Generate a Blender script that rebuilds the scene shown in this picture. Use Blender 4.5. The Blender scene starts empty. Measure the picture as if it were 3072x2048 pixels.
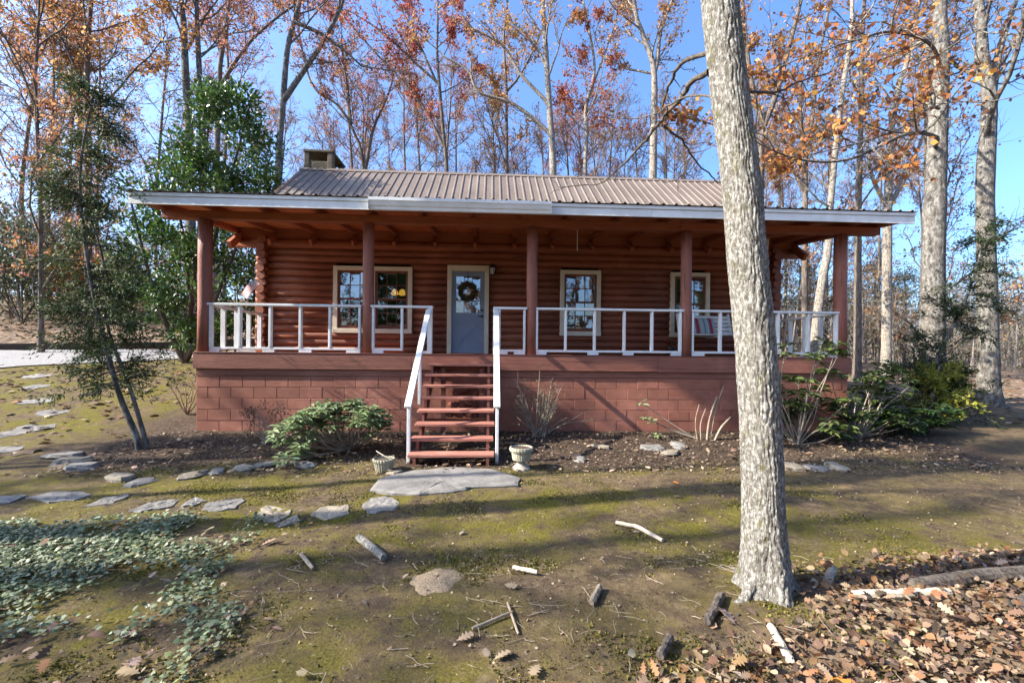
import bpy, bmesh, math, random
import numpy as np
from mathutils import Vector, Matrix
C = bpy.context.scene.collection
S = bpy.context.scene
rad = math.radians
rng = np.random.default_rng(11)
random.seed(5)

# ------------------------------------------------------------------ camera
cam_d = bpy.data.cameras.new('camera'); cam = bpy.data.objects.new('camera', cam_d); C.objects.link(cam)
cam_d.sensor_width = 36.0; cam_d.lens = 15.0; cam_d.shift_y = 0.01138; cam_d.clip_start = 0.05; cam_d.clip_end = 600
cam.matrix_world = (Matrix.Translation((-0.752, -7.986, 1.475)) @ Matrix.Rotation(-0.05129, 4, 'Z')
                    @ Matrix.Rotation(math.pi / 2, 4, 'X') @ Matrix.Rotation(0.00905, 4, 'Z'))
S.camera = cam
# ------------------------------------------------------------------ sky and sun
SUN = Vector((1.0, 0.16, -0.68)).normalized()          # direction the light travels
W = bpy.data.worlds.new('World'); S.world = W; W.use_nodes = True
nt = W.node_tree
sky = nt.nodes.new('ShaderNodeTexSky'); sky.sky_type = 'NISHITA'; sky.sun_disc = False
sky.sun_elevation = math.asin(-SUN.z); sky.sun_rotation = math.atan2(-SUN.x, -SUN.y)
sky.altitude = 200; sky.air_density = 1.0; sky.dust_density = 3.6; sky.ozone_density = 8.5
bg = nt.nodes['Background']; bg.inputs['Strength'].default_value = 0.15
nt.links.new(sky.outputs[0], bg.inputs['Color'])
sd = bpy.data.lights.new('sun', 'SUN'); sun = bpy.data.objects.new('sun', sd); C.objects.link(sun)
sd.energy = 4.7; sd.angle = rad(0.53); sd.color = (1.0, 0.93, 0.82)
sun.rotation_euler = SUN.to_track_quat('-Z', 'Y').to_euler(); sun.location = (-20, -5, 20)
S.view_settings.view_transform = 'Standard'; S.view_settings.look = 'None'
S.view_settings.exposure = 1.6; S.view_settings.gamma = 1.0; S.view_settings.use_curve_mapping = False
S.cycles.max_bounces = 6; S.cycles.diffuse_bounces = 3; S.cycles.glossy_bounces = 3; S.cycles.transmission_bounces = 4; S.cycles.transparent_max_bounces = 6
S.cycles.caustics_reflective = False; S.cycles.caustics_refractive = False

# ------------------------------------------------------------------ materials
def newmat(name):
    m = bpy.data.materials.new(name); m.use_nodes = True
    t = m.node_tree; return m, t, t.nodes['Principled BSDF'], t.nodes, t.links
def N(t, typ, **kw):
    n = t.nodes.new(typ)
    for k, v in kw.items():
        if k in n.inputs: n.inputs[k].default_value = v
        else: setattr(n, k, v)
    return n
def c4(c): return (c[0], c[1], c[2], 1)
def ramp(t, fac, stops):
    r = t.nodes.new('ShaderNodeValToRGB'); e = r.color_ramp.elements
    while len(e) < len(stops): e.new(0.5)
    for i, (p, c) in enumerate(stops): e[i].position = p; e[i].color = c4(c)
    t.links.new(fac, r.inputs[0]); return r.outputs[0]
def mixc(t, f, a, b, mode='MIX'):
    n = t.nodes.new('ShaderNodeMix'); n.data_type = 'RGBA'; n.blend_type = mode
    for s, v in ((n.inputs[0], f), (n.inputs[6], a), (n.inputs[7], b)):
        if isinstance(v, (int, float)): s.default_value = v
        elif isinstance(v, tuple): s.default_value = c4(v)
        else: t.links.new(v, s)
    return n.outputs[2]
def pos(t, stretch=(1, 1, 1)):
    g = t.nodes.new('ShaderNodeNewGeometry'); m = t.nodes.new('ShaderNodeMapping')
    m.inputs['Scale'].default_value = stretch; t.links.new(g.outputs['Position'], m.inputs[0]); return m.outputs[0]
def noise(t, v, scale, detail=6, rough=0.6):
    n = N(t, 'ShaderNodeTexNoise', Scale=scale, Detail=detail, Roughness=rough); t.links.new(v, n.inputs['Vector']); return n.outputs['Fac']
def bump(t, b, h, strength, dist=0.02, prev=None):
    n = N(t, 'ShaderNodeBump', Strength=strength, Distance=dist); t.links.new(h, n.inputs['Height'])
    if prev: t.links.new(prev, n.inputs['Normal'])
    t.links.new(n.outputs[0], b.inputs['Normal']); return n.outputs[0]
def math_(t, op, a, b):
    n = t.nodes.new('ShaderNodeMath'); n.operation = op
    for s, v in zip(n.inputs, (a, b)):
        if isinstance(v, (int, float)): s.default_value = v
        else: t.links.new(v, s)
    return n.outputs[0]
def simple(name, c1, c2=None, scale=6, stretch=(1, 1, 1), rough=0.75, bs=0.0, bscale=60, spec=0.35, rand=0.0, detail=6, lo=0.3, hi=0.7, streak=None, blotch=0):
    m, t, b, n, l = newmat(name)
    b.inputs['Roughness'].default_value = rough; b.inputs['Specular IOR Level'].default_value = spec
    p = pos(t, stretch)
    if c2 is None: c2 = c1
    col = ramp(t, noise(t, p, scale, detail), [(lo, c1), (hi, c2)])
    if streak:
        sn = noise(t, pos(t, streak[1]), streak[0], 7, 0.7); col = mixc(t, ramp(t, sn, [(0.36, (1, 1, 1)), (0.45, (0, 0, 0))]), col, tuple(x * streak[2] for x in c2))
    if blotch:
        bn = noise(t, pos(t, (1, 1, 1.3)), 0.9, 7, 0.7); col = mixc(t, math_(t, 'MULTIPLY', ramp(t, bn, [(0.5, (0, 0, 0)), (0.68, (1, 1, 1))]), blotch), col, tuple(min(1, x * 1.5 + .03) for x in c1))
    if rand:
        oi = t.nodes.new('ShaderNodeObjectInfo')
        v = math_(t, 'ADD', math_(t, 'MULTIPLY', oi.outputs['Random'], 2 * rand), 1 - rand)
        h = t.nodes.new('ShaderNodeHueSaturation'); l.new(col, h.inputs['Color']); l.new(v, h.inputs['Value']); col = h.outputs[0]
    l.new(col, b.inputs['Base Color'])
    if bs: bump(t, b, noise(t, p, bscale, 5), bs)
    return m
MT = {}
MT['log'] = simple('red_log_stain', (0.27, 0.086, 0.042), (0.19, 0.059, 0.03), 1.6, (1, 6, 6), 0.55, 0.35, 9, 0.35, 0.16, streak=(2.2, (.35, 9, 9), .45), blotch=.35)
MT['wood'] = simple('red_brown_timber', (0.23, 0.085, 0.06), (0.17, 0.06, 0.044), 2.2, (1, 8, 8), 0.65, 0.25, 14, 0.3, 0.1)
MT['beam'] = simple('red_brown_beam', (0.33, 0.108, 0.052), (0.235, 0.072, 0.037), 2.0, (1, 5, 5), 0.6, 0.2, 12, 0.3, 0.1)
MT['ceil'] = simple('stained_ceiling_board', (0.56, 0.19, 0.075), (0.42, 0.135, 0.055), 1.6, (5, 1, 5), 0.6, 0.15, 12, 0.3)
MT['post'] = simple('red_brown_round_post', (0.29, 0.112, 0.078), (0.225, 0.084, 0.058), 2.5, (7, 7, 0.8), 0.6, 0.4, 12, 0.3, 0.06, streak=(2.4, (11, 11, .35), .5), blotch=.3)
MT['block'] = simple('painted_concrete_block', (0.32, 0.128, 0.084), (0.235, 0.093, 0.062), 3, (1, 1, 1), 0.8, 0.6, 110, 0.25, 0.1, blotch=.55)
MT['mortar'] = simple('painted_mortar', (0.33, 0.138, 0.094), (0.24, 0.098, 0.068), 6, (1, 1, 1), 0.9, 0.3, 80, 0.2)
MT['sill'] = simple('painted_deck_board', (0.275, 0.108, 0.072), (0.185, 0.072, 0.049), 2.6, (.5, 1, 9), 0.62, 0.35, 10, 0.3, 0.08, streak=(2.2, (.3, 1, 12), .6), blotch=.4)
MT['tread'] = simple('worn_red_tread', (0.40, 0.175, 0.125), (0.27, 0.108, 0.08), 4, (.6, 8, 8), 0.6, 0.3, 10, 0.3, 0.12, streak=(3, (.5, 11, 11), .6), blotch=.5)
MT['white'] = simple('white_paint', (0.76, 0.77, 0.76), (0.60, 0.60, 0.57), 3, (1, 1, 1), 0.5, 0.12, 30, 0.4, 0.06, blotch=.15)
MT['cream'] = simple('cream_window_trim', (0.70, 0.63, 0.49), (0.58, 0.51, 0.39), 4, (1, 1, 1), 0.55, 0.08, 30, 0.35, 0.04)
MT['sash'] = simple('brown_sash', (0.22, 0.07, 0.04), (0.15, 0.05, 0.03), 6, (1, 1, 1), 0.5, 0.1, 40)
MT['door'] = simple('blue_grey_door_paint', (0.25, 0.30, 0.385), (0.21, 0.255, 0.335), 3, (1, 1, 1), 0.42, 0.05, 50, 0.4)
MT['black'] = simple('black_metal', (0.015, 0.015, 0.017), None, 5, rough=0.4, spec=0.5)
MT['chain'] = simple('steel_chain', (0.3, 0.3, 0.3), None, 5, rough=0.4, spec=0.6)
MT['bulbglass'] = simple('frosted_lantern_glass', (0.7, 0.68, 0.62), None, 5, rough=0.3, spec=0.5)
MT['stone'] = simple('grey_flagstone', (0.24, 0.22, 0.195), (0.12, 0.115, 0.105), 4, (1, 1, 2), 0.85, 0.6, 30, 0.25, 0.18)
MT['tanstone'] = simple('tan_fieldstone', (0.30, 0.26, 0.19), (0.16, 0.13, 0.10), 5, (1, 1, 3), 0.85, 0.7, 25, 0.25, 0.2)
MT['chimney'] = simple('mossy_chimney_stucco', (0.20, 0.165, 0.115), (0.06, 0.055, 0.045), 2.4, (1, 1, 0.7), 0.95, 0.6, 22, 0.15)
MT['pot'] = simple('grey_green_planter', (0.36, 0.34, 0.25), (0.23, 0.215, 0.155), 6, (1, 1, 1), 0.75, 0.25, 60, 0.3)
MT['potsoil'] = simple('potting_soil', (0.05, 0.035, 0.025), (0.09, 0.065, 0.045), 30, rough=0.95, bs=0.6, bscale=80)
MT['pedestal'] = simple('pale_pedestal', (0.42, 0.36, 0.29), (0.28, 0.24, 0.19), 8, (1, 1, 1), 0.8, 0.3, 60, 0.3)
MT['paintrock'] = simple('red_painted_rubble', (0.25, 0.085, 0.055), (0.12, 0.042, 0.03), 6, (1, 1, 1), 0.85, 0.8, 18, 0.2, 0.15)
MT['bark_grey'] = None
MT['stick'] = simple('weathered_stick', (0.36, 0.29, 0.21), (0.17, 0.13, 0.095), 8, (1, 1, 1), 0.85, 0.5, 60, 0.25, 0.25)
MT['palestick'] = simple('pale_barkless_stick', (0.6, 0.52, 0.40), (0.42, 0.34, 0.25), 10, (1, 1, 1), 0.8, 0.3, 50, 0.25, 0.1)
MT['timber'] = simple('dark_landscape_timber', (0.075, 0.052, 0.036), (0.03, 0.024, 0.02), 4, (1, 8, 8), 0.85, 0.4, 20, 0.2)
MT['curtain'] = simple('dim_curtain', (0.25, 0.17, 0.2), (0.13, 0.09, 0.11), 9, (8, 1, 0.3), 0.9)
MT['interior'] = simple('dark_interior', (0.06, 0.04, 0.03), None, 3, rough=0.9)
# metal roof
m, t, b, n, l = newmat('brown_metal_roof'); MT['roof'] = m
p = pos(t, (1.0, 0.5, 0.5))
col = ramp(t, noise(t, p, 1.1, 8, 0.65), [(0.28, (0.115, 0.085, 0.065)), (0.55, (0.175, 0.135, 0.104)), (0.8, (0.25, 0.2, 0.158))])
fine = noise(t, pos(t, (14, 1.4, 1.4)), 3, 6)
col = mixc(t, 0.35, col, ramp(t, fine, [(0.35, (0.09, 0.068, 0.054)), (0.65, (0.225, 0.178, 0.14))]))
l.new(col, b.inputs['Base Color']); b.inputs['Roughness'].default_value = 0.55; b.inputs['Specular IOR Level'].default_value = 0.4
bump(t, b, noise(t, pos(t), 7, 3), 0.05)
# window glass: a clear pane that mirrors the yard
m, t, b, n, l = newmat('window_glass'); MT['glass'] = m
gl = N(t, 'ShaderNodeBsdfGlossy', Roughness=0.015); tr = t.nodes.new('ShaderNodeBsdfTransparent'); tr.inputs[0].default_value = (0.75, 0.78, 0.78, 1)
fr = N(t, 'ShaderNodeFresnel', IOR=1.9); mx = t.nodes.new('ShaderNodeMixShader')
bm_ = N(t, 'ShaderNodeBump', Strength=0.05, Distance=0.03); l.new(noise(t, pos(t), 3.0, 2), bm_.inputs['Height']); l.new(bm_.outputs[0], gl.inputs['Normal'])
l.new(math_(t, 'ADD', math_(t, 'MULTIPLY', fr.outputs[0], 1.0), 0.16), mx.inputs[0]); l.new(tr.outputs[0], mx.inputs[1]); l.new(gl.outputs[0], mx.inputs[2])
l.new(mx.outputs[0], n['Material Output'].inputs[0])
# lit lamp inside
m, t, b, n, l = newmat('lit_amber_shade'); MT['amber'] = m
b.inputs['Base Color'].default_value = (0.8, 0.45, 0.05, 1); b.inputs['Emission Color'].default_value = (1.0, 0.55, 0.08, 1); b.inputs['Emission Strength'].default_value = .45
# barks
def bark(name, a, bcol, lichen=None, moss=None, sc=1.0, bs=0.8):
    m, t, b, n, l = newmat(name)
    v = pos(t, (1, 1, 0.16)); f = noise(t, v, 16 * sc, 8, 0.7)
    col = ramp(t, f, [(0.36, a), (0.62, bcol)])
    big = noise(t, pos(t, (1, 1, 0.5)), 1.3, 4)
    col = mixc(t, math_(t, 'MULTIPLY', big, 0.5), col, tuple(x * 0.55 for x in a))
    if lichen:
        s = ramp(t, noise(t, pos(t, (1, 1, 0.6)), 15 * sc, 9, 0.8), [(0.475, (0, 0, 0)), (0.59, (1, 1, 1))]); col = mixc(t, s, col, lichen)
    if moss:
        s = ramp(t, noise(t, pos(t, (1, 1, 0.6)), 4.2 * sc, 8, 0.7), [(0.56, (0, 0, 0)), (0.68, (1, 1, 1))]); col = mixc(t, s, col, moss)
    l.new(col, b.inputs['Base Color']); b.inputs['Roughness'].default_value = 0.9; b.inputs['Specular IOR Level'].default_value = 0.15
    bump(t, b, f, bs, 0.06); return m
MT['bark_main'] = bark('lichen_oak_bark', (0.14, 0.122, 0.10), (0.37, 0.335, 0.285), (0.62, 0.605, 0.54), (0.19, 0.175, 0.07), 3.4, 1.0)
MT['bark_light'] = bark('pale_oak_bark', (0.09, 0.072, 0.058), (0.37, 0.315, 0.255), (0.42, 0.39, 0.33), None, 1.3, 1.0)
MT['bark_mid'] = bark('brown_grey_bark', (0.07, 0.057, 0.047), (0.28, 0.23, 0.185), None, None, 1.2, 1.0)
MT['bark_dark'] = bark('dark_grey_bark', (0.05, 0.045, 0.04), (0.20, 0.175, 0.15), (0.26, 0.25, 0.22), None, 0.7, 0.9)
MT['twig'] = simple('brown_twig', (0.17, 0.13, 0.10), (0.075, 0.055, 0.045), 5, rough=0.85, spec=0.2)
MT['greystem'] = simple('pale_shrub_stem', (0.36, 0.30, 0.23), (0.18, 0.145, 0.11), 9, rough=0.85, spec=0.2)
# leaves coloured per leaf
def leafmat(name, rough=0.6, trans=0.35, spec=0.3):
    m, t, b, n, l = newmat(name)
    a = t.nodes.new('ShaderNodeAttribute'); a.attribute_name = 'leafcol'
    l.new(a.outputs['Color'], b.inputs['Base Color']); b.inputs['Roughness'].default_value = rough; b.inputs['Specular IOR Level'].default_value = spec
    if trans:
        tl = t.nodes.new('ShaderNodeBsdfTranslucent'); l.new(a.outputs['Color'], tl.inputs[0])
        mx = t.nodes.new('ShaderNodeMixShader'); mx.inputs[0].default_value = trans
        l.new(b.outputs[0], mx.inputs[1]); l.new(tl.outputs[0], mx.inputs[2]); l.new(mx.outputs[0], n['Material Output'].inputs[0])
    return m
MT['leaf'] = leafmat('autumn_leaf', 0.65, 0.42, 0.25)
MT['green'] = leafmat('glossy_evergreen_leaf', 0.38, 0.22, 0.4)
MT['ivyleaf'] = leafmat('matt_ivy_leaf', 0.55, 0.1, 0.35)
MT['needle'] = leafmat('evergreen_spray', 0.6, 0.2, 0.25)
MT['dryleaf'] = leafmat('dry_fallen_leaf', 0.7, 0.12, 0.25)

# ------------------------------------------------------------------ mesh helpers
def fast_mesh(name, V, groups, cols=None, smooth=False):
    """groups: list of (n,k) int arrays"""
    me = bpy.data.meshes.new(name); V = np.asarray(V, dtype=np.float32)
    groups = [np.asarray(g, dtype=np.int32) for g in groups if len(g)]
    me.vertices.add(len(V)); me.vertices.foreach_set('co', V.ravel())
    tot = sum(g.size for g in groups); np_ = sum(len(g) for g in groups)
    me.loops.add(tot); me.polygons.add(np_)
    me.loops.foreach_set('vertex_index', np.concatenate([g.ravel() for g in groups]))
    cnt = np.concatenate([np.full(len(g), g.shape[1]) for g in groups])
    st = np.concatenate([[0], np.cumsum(cnt)[:-1]]).astype(np.int32)
    me.polygons.foreach_set('loop_start', st)
    if smooth: me.polygons.foreach_set('use_smooth', np.ones(np_, dtype=bool))
    if cols is not None:
        at = me.attributes.new('leafcol', 'FLOAT_COLOR', 'FACE')
        at.data.foreach_set('color', np.concatenate([cols, np.ones((len(cols), 1))], 1).astype(np.float32).ravel())
    me.update(calc_edges=True); return me
WL = {}
def link(name, me, mat, parent=None):
    o = bpy.data.objects.new(name, me); C.objects.link(o)
    if me is not None and mat is not None and not me.materials: me.materials.append(mat if not isinstance(mat, str) else MT[mat])
    if parent is not None: o.parent = parent; WL[o.name] = WL[parent.name]
    return o
def thing(name, label, cat, loc=(0, 0, 0), group=None):
    o = bpy.data.objects.new(name, None); C.objects.link(o); o.location = loc; o.empty_display_size = 0.2
    WL[o.name] = np.array(loc, dtype=float); tag(o, label, cat, group); return o
def tag(o, label=None, cat=None, group=None, kind=None):
    if label: o['label'] = label
    if cat: o['category'] = cat
    if group: o['group'] = group
    if kind: o['kind'] = kind
    return o
class MB:
    def __init__(s): s.v = []; s.f = []; s.n = 0; s.sm = False
    def add(s, V, F):
        V = np.asarray(V, float).reshape(-1, 3); s.v.append(V); s.f += [tuple(int(i) + s.n for i in f) for f in F]; s.n += len(V); return s
    def box(s, x0, x1, y0, y1, z0, z1):
        V = [(x, y, z) for z in (z0, z1) for y in (y0, y1) for x in (x0, x1)]
        return s.add(V, [(0, 2, 3, 1), (4, 5, 7, 6), (0, 1, 5, 4), (2, 6, 7, 3), (0, 4, 6, 2), (1, 3, 7, 5)])
    def bar(s, a, b, w, h, up=(0, 0, 1)):
        """a beam from a to b, w wide sideways, h high"""
        a, b = np.array(a, float), np.array(b, float); d = (b - a) / np.linalg.norm(b - a)
        sd_ = np.cross(d, up); sd_ /= np.linalg.norm(sd_); u = np.cross(sd_, d)
        V = [q + sd_ * i * w / 2 + u * j * h / 2 for q in (a, b) for i, j in ((-1, -1), (1, -1), (1, 1), (-1, 1))]
        return s.add(V, [(0, 1, 2, 3), (7, 6, 5, 4), (0, 4, 5, 1), (1, 5, 6, 2), (2, 6, 7, 3), (3, 7, 4, 0)])
    def tube(s, pts, r, n=8, cap=True):
        V, F = tube_np(np.asarray(pts, float), np.broadcast_to(r, (len(pts),)), n); m_ = len(pts)
        F = [tuple(f) for f in F]
        if cap: F += [tuple(range(n - 1, -1, -1)), tuple((m_ - 1) * n + i for i in range(n))]
        return s.add(V, F)
    def lathe(s, prof, c, n=24, flute=0.0, nf=0):
        V = []
        for (r, z) in prof:
            for i in range(n):
                a = 2 * math.pi * i / n; rr = r * (1 + (flute * math.cos(nf * a) if r > 0.02 else 0)); V.append((c[0] + rr * math.cos(a), c[1] + rr * math.sin(a), c[2] + z))
        F = []
        for k in range(len(prof) - 1):
            for i in range(n):
                j = (i + 1) % n; F.append((k * n + i, k * n + j, (k + 1) * n + j, (k + 1) * n + i))
        F.append(tuple(range(n - 1, -1, -1))); F.append(tuple((len(prof) - 1) * n + i for i in range(n)))
        return s.add(V, F)
    def prism(s, poly, y0, y1):
        """poly in (x,z), extruded in y"""
        k = len(poly); V = [(x, y0, z) for x, z in poly] + [(x, y1, z) for x, z in poly]
        return s.add(V, [tuple(range(k)), tuple(range(2 * k - 1, k - 1, -1))] + [(i, i + k, (i + 1) % k + k, (i + 1) % k) for i in range(k)])
    def mesh(s, name, off=(0, 0, 0), bevel=0.0, smooth=False):
        me = bpy.data.meshes.new(name); V = np.concatenate(s.v) - np.array(off)
        me.from_pydata(V.tolist(), [], s.f)
        bm = bmesh.new(); bm.from_mesh(me)
        bmesh.ops.recalc_face_normals(bm, faces=bm.faces)
        if bevel: bmesh.ops.bevel(bm, geom=list(bm.edges), offset=bevel, segments=1, affect='EDGES', profile=0.5)
        bm.to_mesh(me); bm.free()
        if smooth: me.polygons.foreach_set('use_smooth', np.ones(len(me.polygons), dtype=bool)); 
        me.update(); return me
    def part(s, name, mat, parent, bevel=0.0, smooth=False):
        return link(name, s.mesh(name, WL[parent.name], bevel, smooth), mat, parent)
    def top(s, name, mat, label, cat, group=None, bevel=0.0, smooth=False, kind=None):
        V = np.concatenate(s.v); loc = np.array([(V[:, 0].min() + V[:, 0].max()) / 2, (V[:, 1].min() + V[:, 1].max()) / 2, V[:, 2].min()])
        o = link(name, s.mesh(name, loc, bevel, smooth), mat); o.location = loc; WL[o.name] = loc; tag(o, label, cat, group, kind); return o
def BOX(*a): return MB().box(*a)
def tube_np(P, R, n):
    m_ = len(P); T = np.gradient(P, axis=0); T /= np.linalg.norm(T, axis=1)[:, None] + 1e-9
    ref = np.array([0, 0, 1.0]) if abs(T[0, 2]) < 0.8 else np.array([1.0, 0, 0])
    A = np.cross(T, ref); A /= np.linalg.norm(A, axis=1)[:, None] + 1e-9; B = np.cross(T, A)
    an = np.arange(n) * 2 * np.pi / n
    V = P[:, None, :] + R[:, None, None] * (np.cos(an)[None, :, None] * A[:, None, :] + np.sin(an)[None, :, None] * B[:, None, :])
    i = np.arange(n); j = (i + 1) % n; k = np.arange(m_ - 1)[:, None] * n
    F = np.stack([k + i, k + j, k + n + j, k + n + i], -1).reshape(-1, 4)
    return V.reshape(-1, 3), F
class TB:
    """collects many tubes as one bark mesh"""
    def __init__(s): s.V = []; s.F = []; s.n = 0
    def tube(s, P, R, n):
        V, F = tube_np(P, R, n); s.V.append(V); s.F.append(F + s.n); s.n += len(V)
    def mesh(s, name, off=(0, 0, 0)): return fast_mesh(name, np.concatenate(s.V) - np.array(off), [np.concatenate(s.F)], smooth=True)
# leaf templates (x = length 0..1, y = width, z = lift)
TQ = (np.array([(0, 0, 0), (.45, -.5, .05), (1, 0, -.05), (.5, .5, .05)]), [np.array([[0, 1, 2, 3]])])
TL = (np.array([(0, 0, 0), (.35, -.5, .1), (.7, -.42, .08), (1, 0, -.1), (.7, .42, .08), (.35, .5, .1), (.5, 0, -.02)]),
      [np.array([[0, 1, 2, 6], [6, 2, 3, 4], [0, 6, 4, 5]])])
def oak_template():
    prof = [(0, .03), (.12, .06), (.2, .26), (.3, .12), (.42, .42), (.52, .16), (.64, .46), (.72, .18), (.86, .3), (1, .0)]
    V = [(x, 0, .06 * math.sin(x * 3)) for x, w in prof] + [(x + .05 * (w > .2), w, .18 * w) for x, w in prof] + [(x + .05 * (w > .2), -w, .14 * w) for x, w in prof]
    k = len(prof); F = []
    for i in range(k - 1): F += [(i, i + 1, k + i + 1, k + i), (i + 1, i, 2 * k + i, 2 * k + i + 1)]
    return np.array(V), [np.array(F)]
TOAK = oak_template()
TIVY = (np.array([(0, 0, 0), (.1, -.5, .02), (.35, -.3, .06), (.6, -.42, .0), (.65, -.15, .05), (1, 0, -.02), (.65, .15, .05), (.6, .42, 0), (.35, .3, .06), (.1, .5, .02)]),
        [np.array([[0, 1, 2, 4], [0, 4, 6, 8]]), np.array([[2, 3, 4], [4, 5, 6], [6, 7, 8], [0, 8, 9]])])
def scatter(tmpl, P, D, Nn, L, Wd):
    """copies of a leaf template -> V, groups ; P pos, D direction, Nn normal-ish, L length, Wd width"""
    tv, tg = tmpl; n_ = len(P); D = D / (np.linalg.norm(D, axis=1)[:, None] + 1e-9)
    Sd = np.cross(Nn, D); Sd /= np.linalg.norm(Sd, axis=1)[:, None] + 1e-9; U = np.cross(D, Sd)
    V = P[:, None] + tv[None, :, 0, None] * (D * L[:, None])[:, None] + tv[None, :, 1, None] * (Sd * Wd[:, None])[:, None] + tv[None, :, 2, None] * (U * L[:, None])[:, None]
    off = (np.arange(n_) * len(tv))[:, None, None]
    return V.reshape(-1, 3), [(g[None] + off).reshape(-1, g.shape[1]) for g in tg]
def leafcols(pal, n_, jit=0.25, r=rng, per=1):
    pal = np.array(pal); c = pal[r.integers(0, len(pal), n_)] * (1 + r.uniform(-jit, jit, (n_, 1))) * (1 + r.uniform(-.08, .08, (n_, 3)))
    return np.clip(c, 0.002, 0.95)
def leaf_mesh(name, tmpl, P, D, Nn, L, Wd, col, off=(0, 0, 0)):
    V, G = scatter(tmpl, P, D, Nn, L, Wd)
    cc = np.concatenate([np.repeat(col, len(g), axis=0) for g in tmpl[1]])
    return fast_mesh(name, V - np.array(off), G, cc)
# value noise
_tab = np.random.default_rng(3).random((256, 256))
def vnoise(x, y):
    xi = np.floor(x).astype(int); yi = np.floor(y).astype(int); fx = x - xi; fy = y - yi; fx = fx * fx * (3 - 2 * fx); fy = fy * fy * (3 - 2 * fy)
    g = lambda a, b: _tab[a % 256, b % 256]
    return (g(xi, yi) * (1 - fx) + g(xi + 1, yi) * fx) * (1 - fy) + (g(xi, yi + 1) * (1 - fx) + g(xi + 1, yi + 1) * fx) * fy
def fbm(x, y, o=4):
    s = 0; a = 0.5
    for i in range(o): s = s + a * vnoise(x * 2 ** i + 17 * i, y * 2 ** i + 31 * i); a /= 2
    return s
def sstep(a, b, x): t_ = np.clip((x - a) / (b - a), 0, 1); return t_ * t_ * (3 - 2 * t_)
def gz(x, y):
    x = np.asarray(x, float); y = np.asarray(y, float)
    front = -0.12 * sstep(0, 1.8, -y)
    Lp = np.interp(y, [0, 4, 7, 9.2, 10.5, 20, 35, 60, 120], [0, 1.0, 1.32, 1.5, 2.0, 4.4, 6.5, 8, 9])
    Rp = np.interp(y, [0, 4, 8, 12, 30, 60, 120], [0, .22, .42, .5, .8, 1.2, 2])
    w = sstep(-7.5, 1, x); z = front + Lp * (1 - w) + Rp * w
    z = z + 0.09 * np.exp(-(((x - 1.15) / .7) ** 2 + ((y + 5.3) / .6) ** 2)) + 0.10 * np.exp(-(((x - 3.0) / 1.5) ** 2 + ((y + 5.9) / .7) ** 2))
    z = z + (fbm(x * .9, y * .9, 3) - .44) * .09 * sstep(.3, 2.5, -y) + (fbm(x * .35 + 9, y * .35, 3) - .44) * .5 * sstep(3, 12, y)
    z = z + 0.06 * np.exp(-(((y + .9) / .8) ** 2)) * sstep(7, 6, np.abs(x)) * fbm(x * 1.7, y * 1.7, 3)
    return z
def g1(x, y): return float(gz(np.array([x]), np.array([y]))[0])
# ================================================================== the setting: ground, driveway
def axis(a, b, core0, core1, fine, n_out):
    core = np.arange(core0, core1 + 1e-6, fine)
    lo = core0 - (np.geomspace(1, 1 + (core0 - a), n_out) - 1); hi = core1 + (np.geomspace(1, 1 + (b - core1), n_out) - 1)
    return np.unique(np.concatenate([lo, core, hi]).round(4))
gx = axis(-140, 140, -6.5, 6.5, 0.06, 70); gy = axis(-60, 160, -7.0, 0.6, 0.045, 90)
X, Y = np.meshgrid(gx, gy); Z = gz(X, Y)
near = sstep(9, 6.5, np.abs(X)) * sstep(3, 0, Y)
Z = Z + near * ((fbm(X * 9, Y * 9, 3) - .44) * .022 + (fbm(X * 3.1 + 5, Y * 3.1, 3) - .44) * .035)
nx, ny = len(gx), len(gy); V = np.stack([X, Y, Z], -1).reshape(-1, 3)
i = np.arange(nx - 1)[None]; j = np.arange(ny - 1)[:, None]; k = j * nx + i
F = np.stack([k, k + 1, k + nx + 1, k + nx], -1).reshape(-1, 4)
me = fast_mesh('ground', V, [F], smooth=True)
bed = sstep(-2.35, -1.75, Y + (fbm(X * 1.1, Y * 1.1, 3) - .44) * 1.2 + .25 * np.sin(X * .7 + 1) - .25 * sstep(-1.5, 1.5, X)) * sstep(8.5, 6.8, np.abs(X - .3)) * sstep(1.5, .5, Y)
lit = sstep(0, 1, (X - .9) * .9 - (Y + 5.25) * 1.6 + (fbm(X * 2, Y * 2, 3) - .44) * 1.5) * sstep(-4.7, -5.1, Y) * sstep(.2, 1.0, X)
hill = np.maximum(sstep(2.5, 6, Y) * sstep(-6, -9, X) * sstep(8.3, 9.6, Y), sstep(1.0, 3.2, Y) * sstep(6, 7.5, X))
hill = np.maximum(hill, sstep(7, 9, Y))
moss = 1.0 - .7 * sstep(1.5, 4.5, X + (Y + 3) * .8)
moss = moss - .8 * np.exp(-(((X + .35) / .95) ** 2 + ((Y + 5.05) / .42) ** 2)) - .7 * np.exp(-(((X + .2) / .7) ** 2 + ((Y + 5.75) / .3) ** 2)) - .75 * np.exp(-(((X - .6) / 2.2) ** 2 + ((Y + 2.75) / .35) ** 2)) - .5 * np.exp(-(((X + 2.2) / .6) ** 2 + ((Y + 5.6) / .35) ** 2))
moss = np.clip(moss + (fbm(X * 1.6 + 3, Y * 1.6, 4) - .5) * .9, 0, 1)
att = me.attributes.new('zone', 'FLOAT_COLOR', 'POINT')
att.data.foreach_set('color', np.stack([bed, moss, np.maximum(hill, lit), np.ones_like(bed)], -1).astype(np.float32).ravel())
m, t, b, n, l = newmat('mossy_yard_soil'); MT['ground'] = m
p = pos(t); za = t.nodes.new('ShaderNodeAttribute'); za.attribute_name = 'zone'
sp = t.nodes.new('ShaderNodeSeparateColor'); l.new(za.outputs['Color'], sp.inputs[0])
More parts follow.
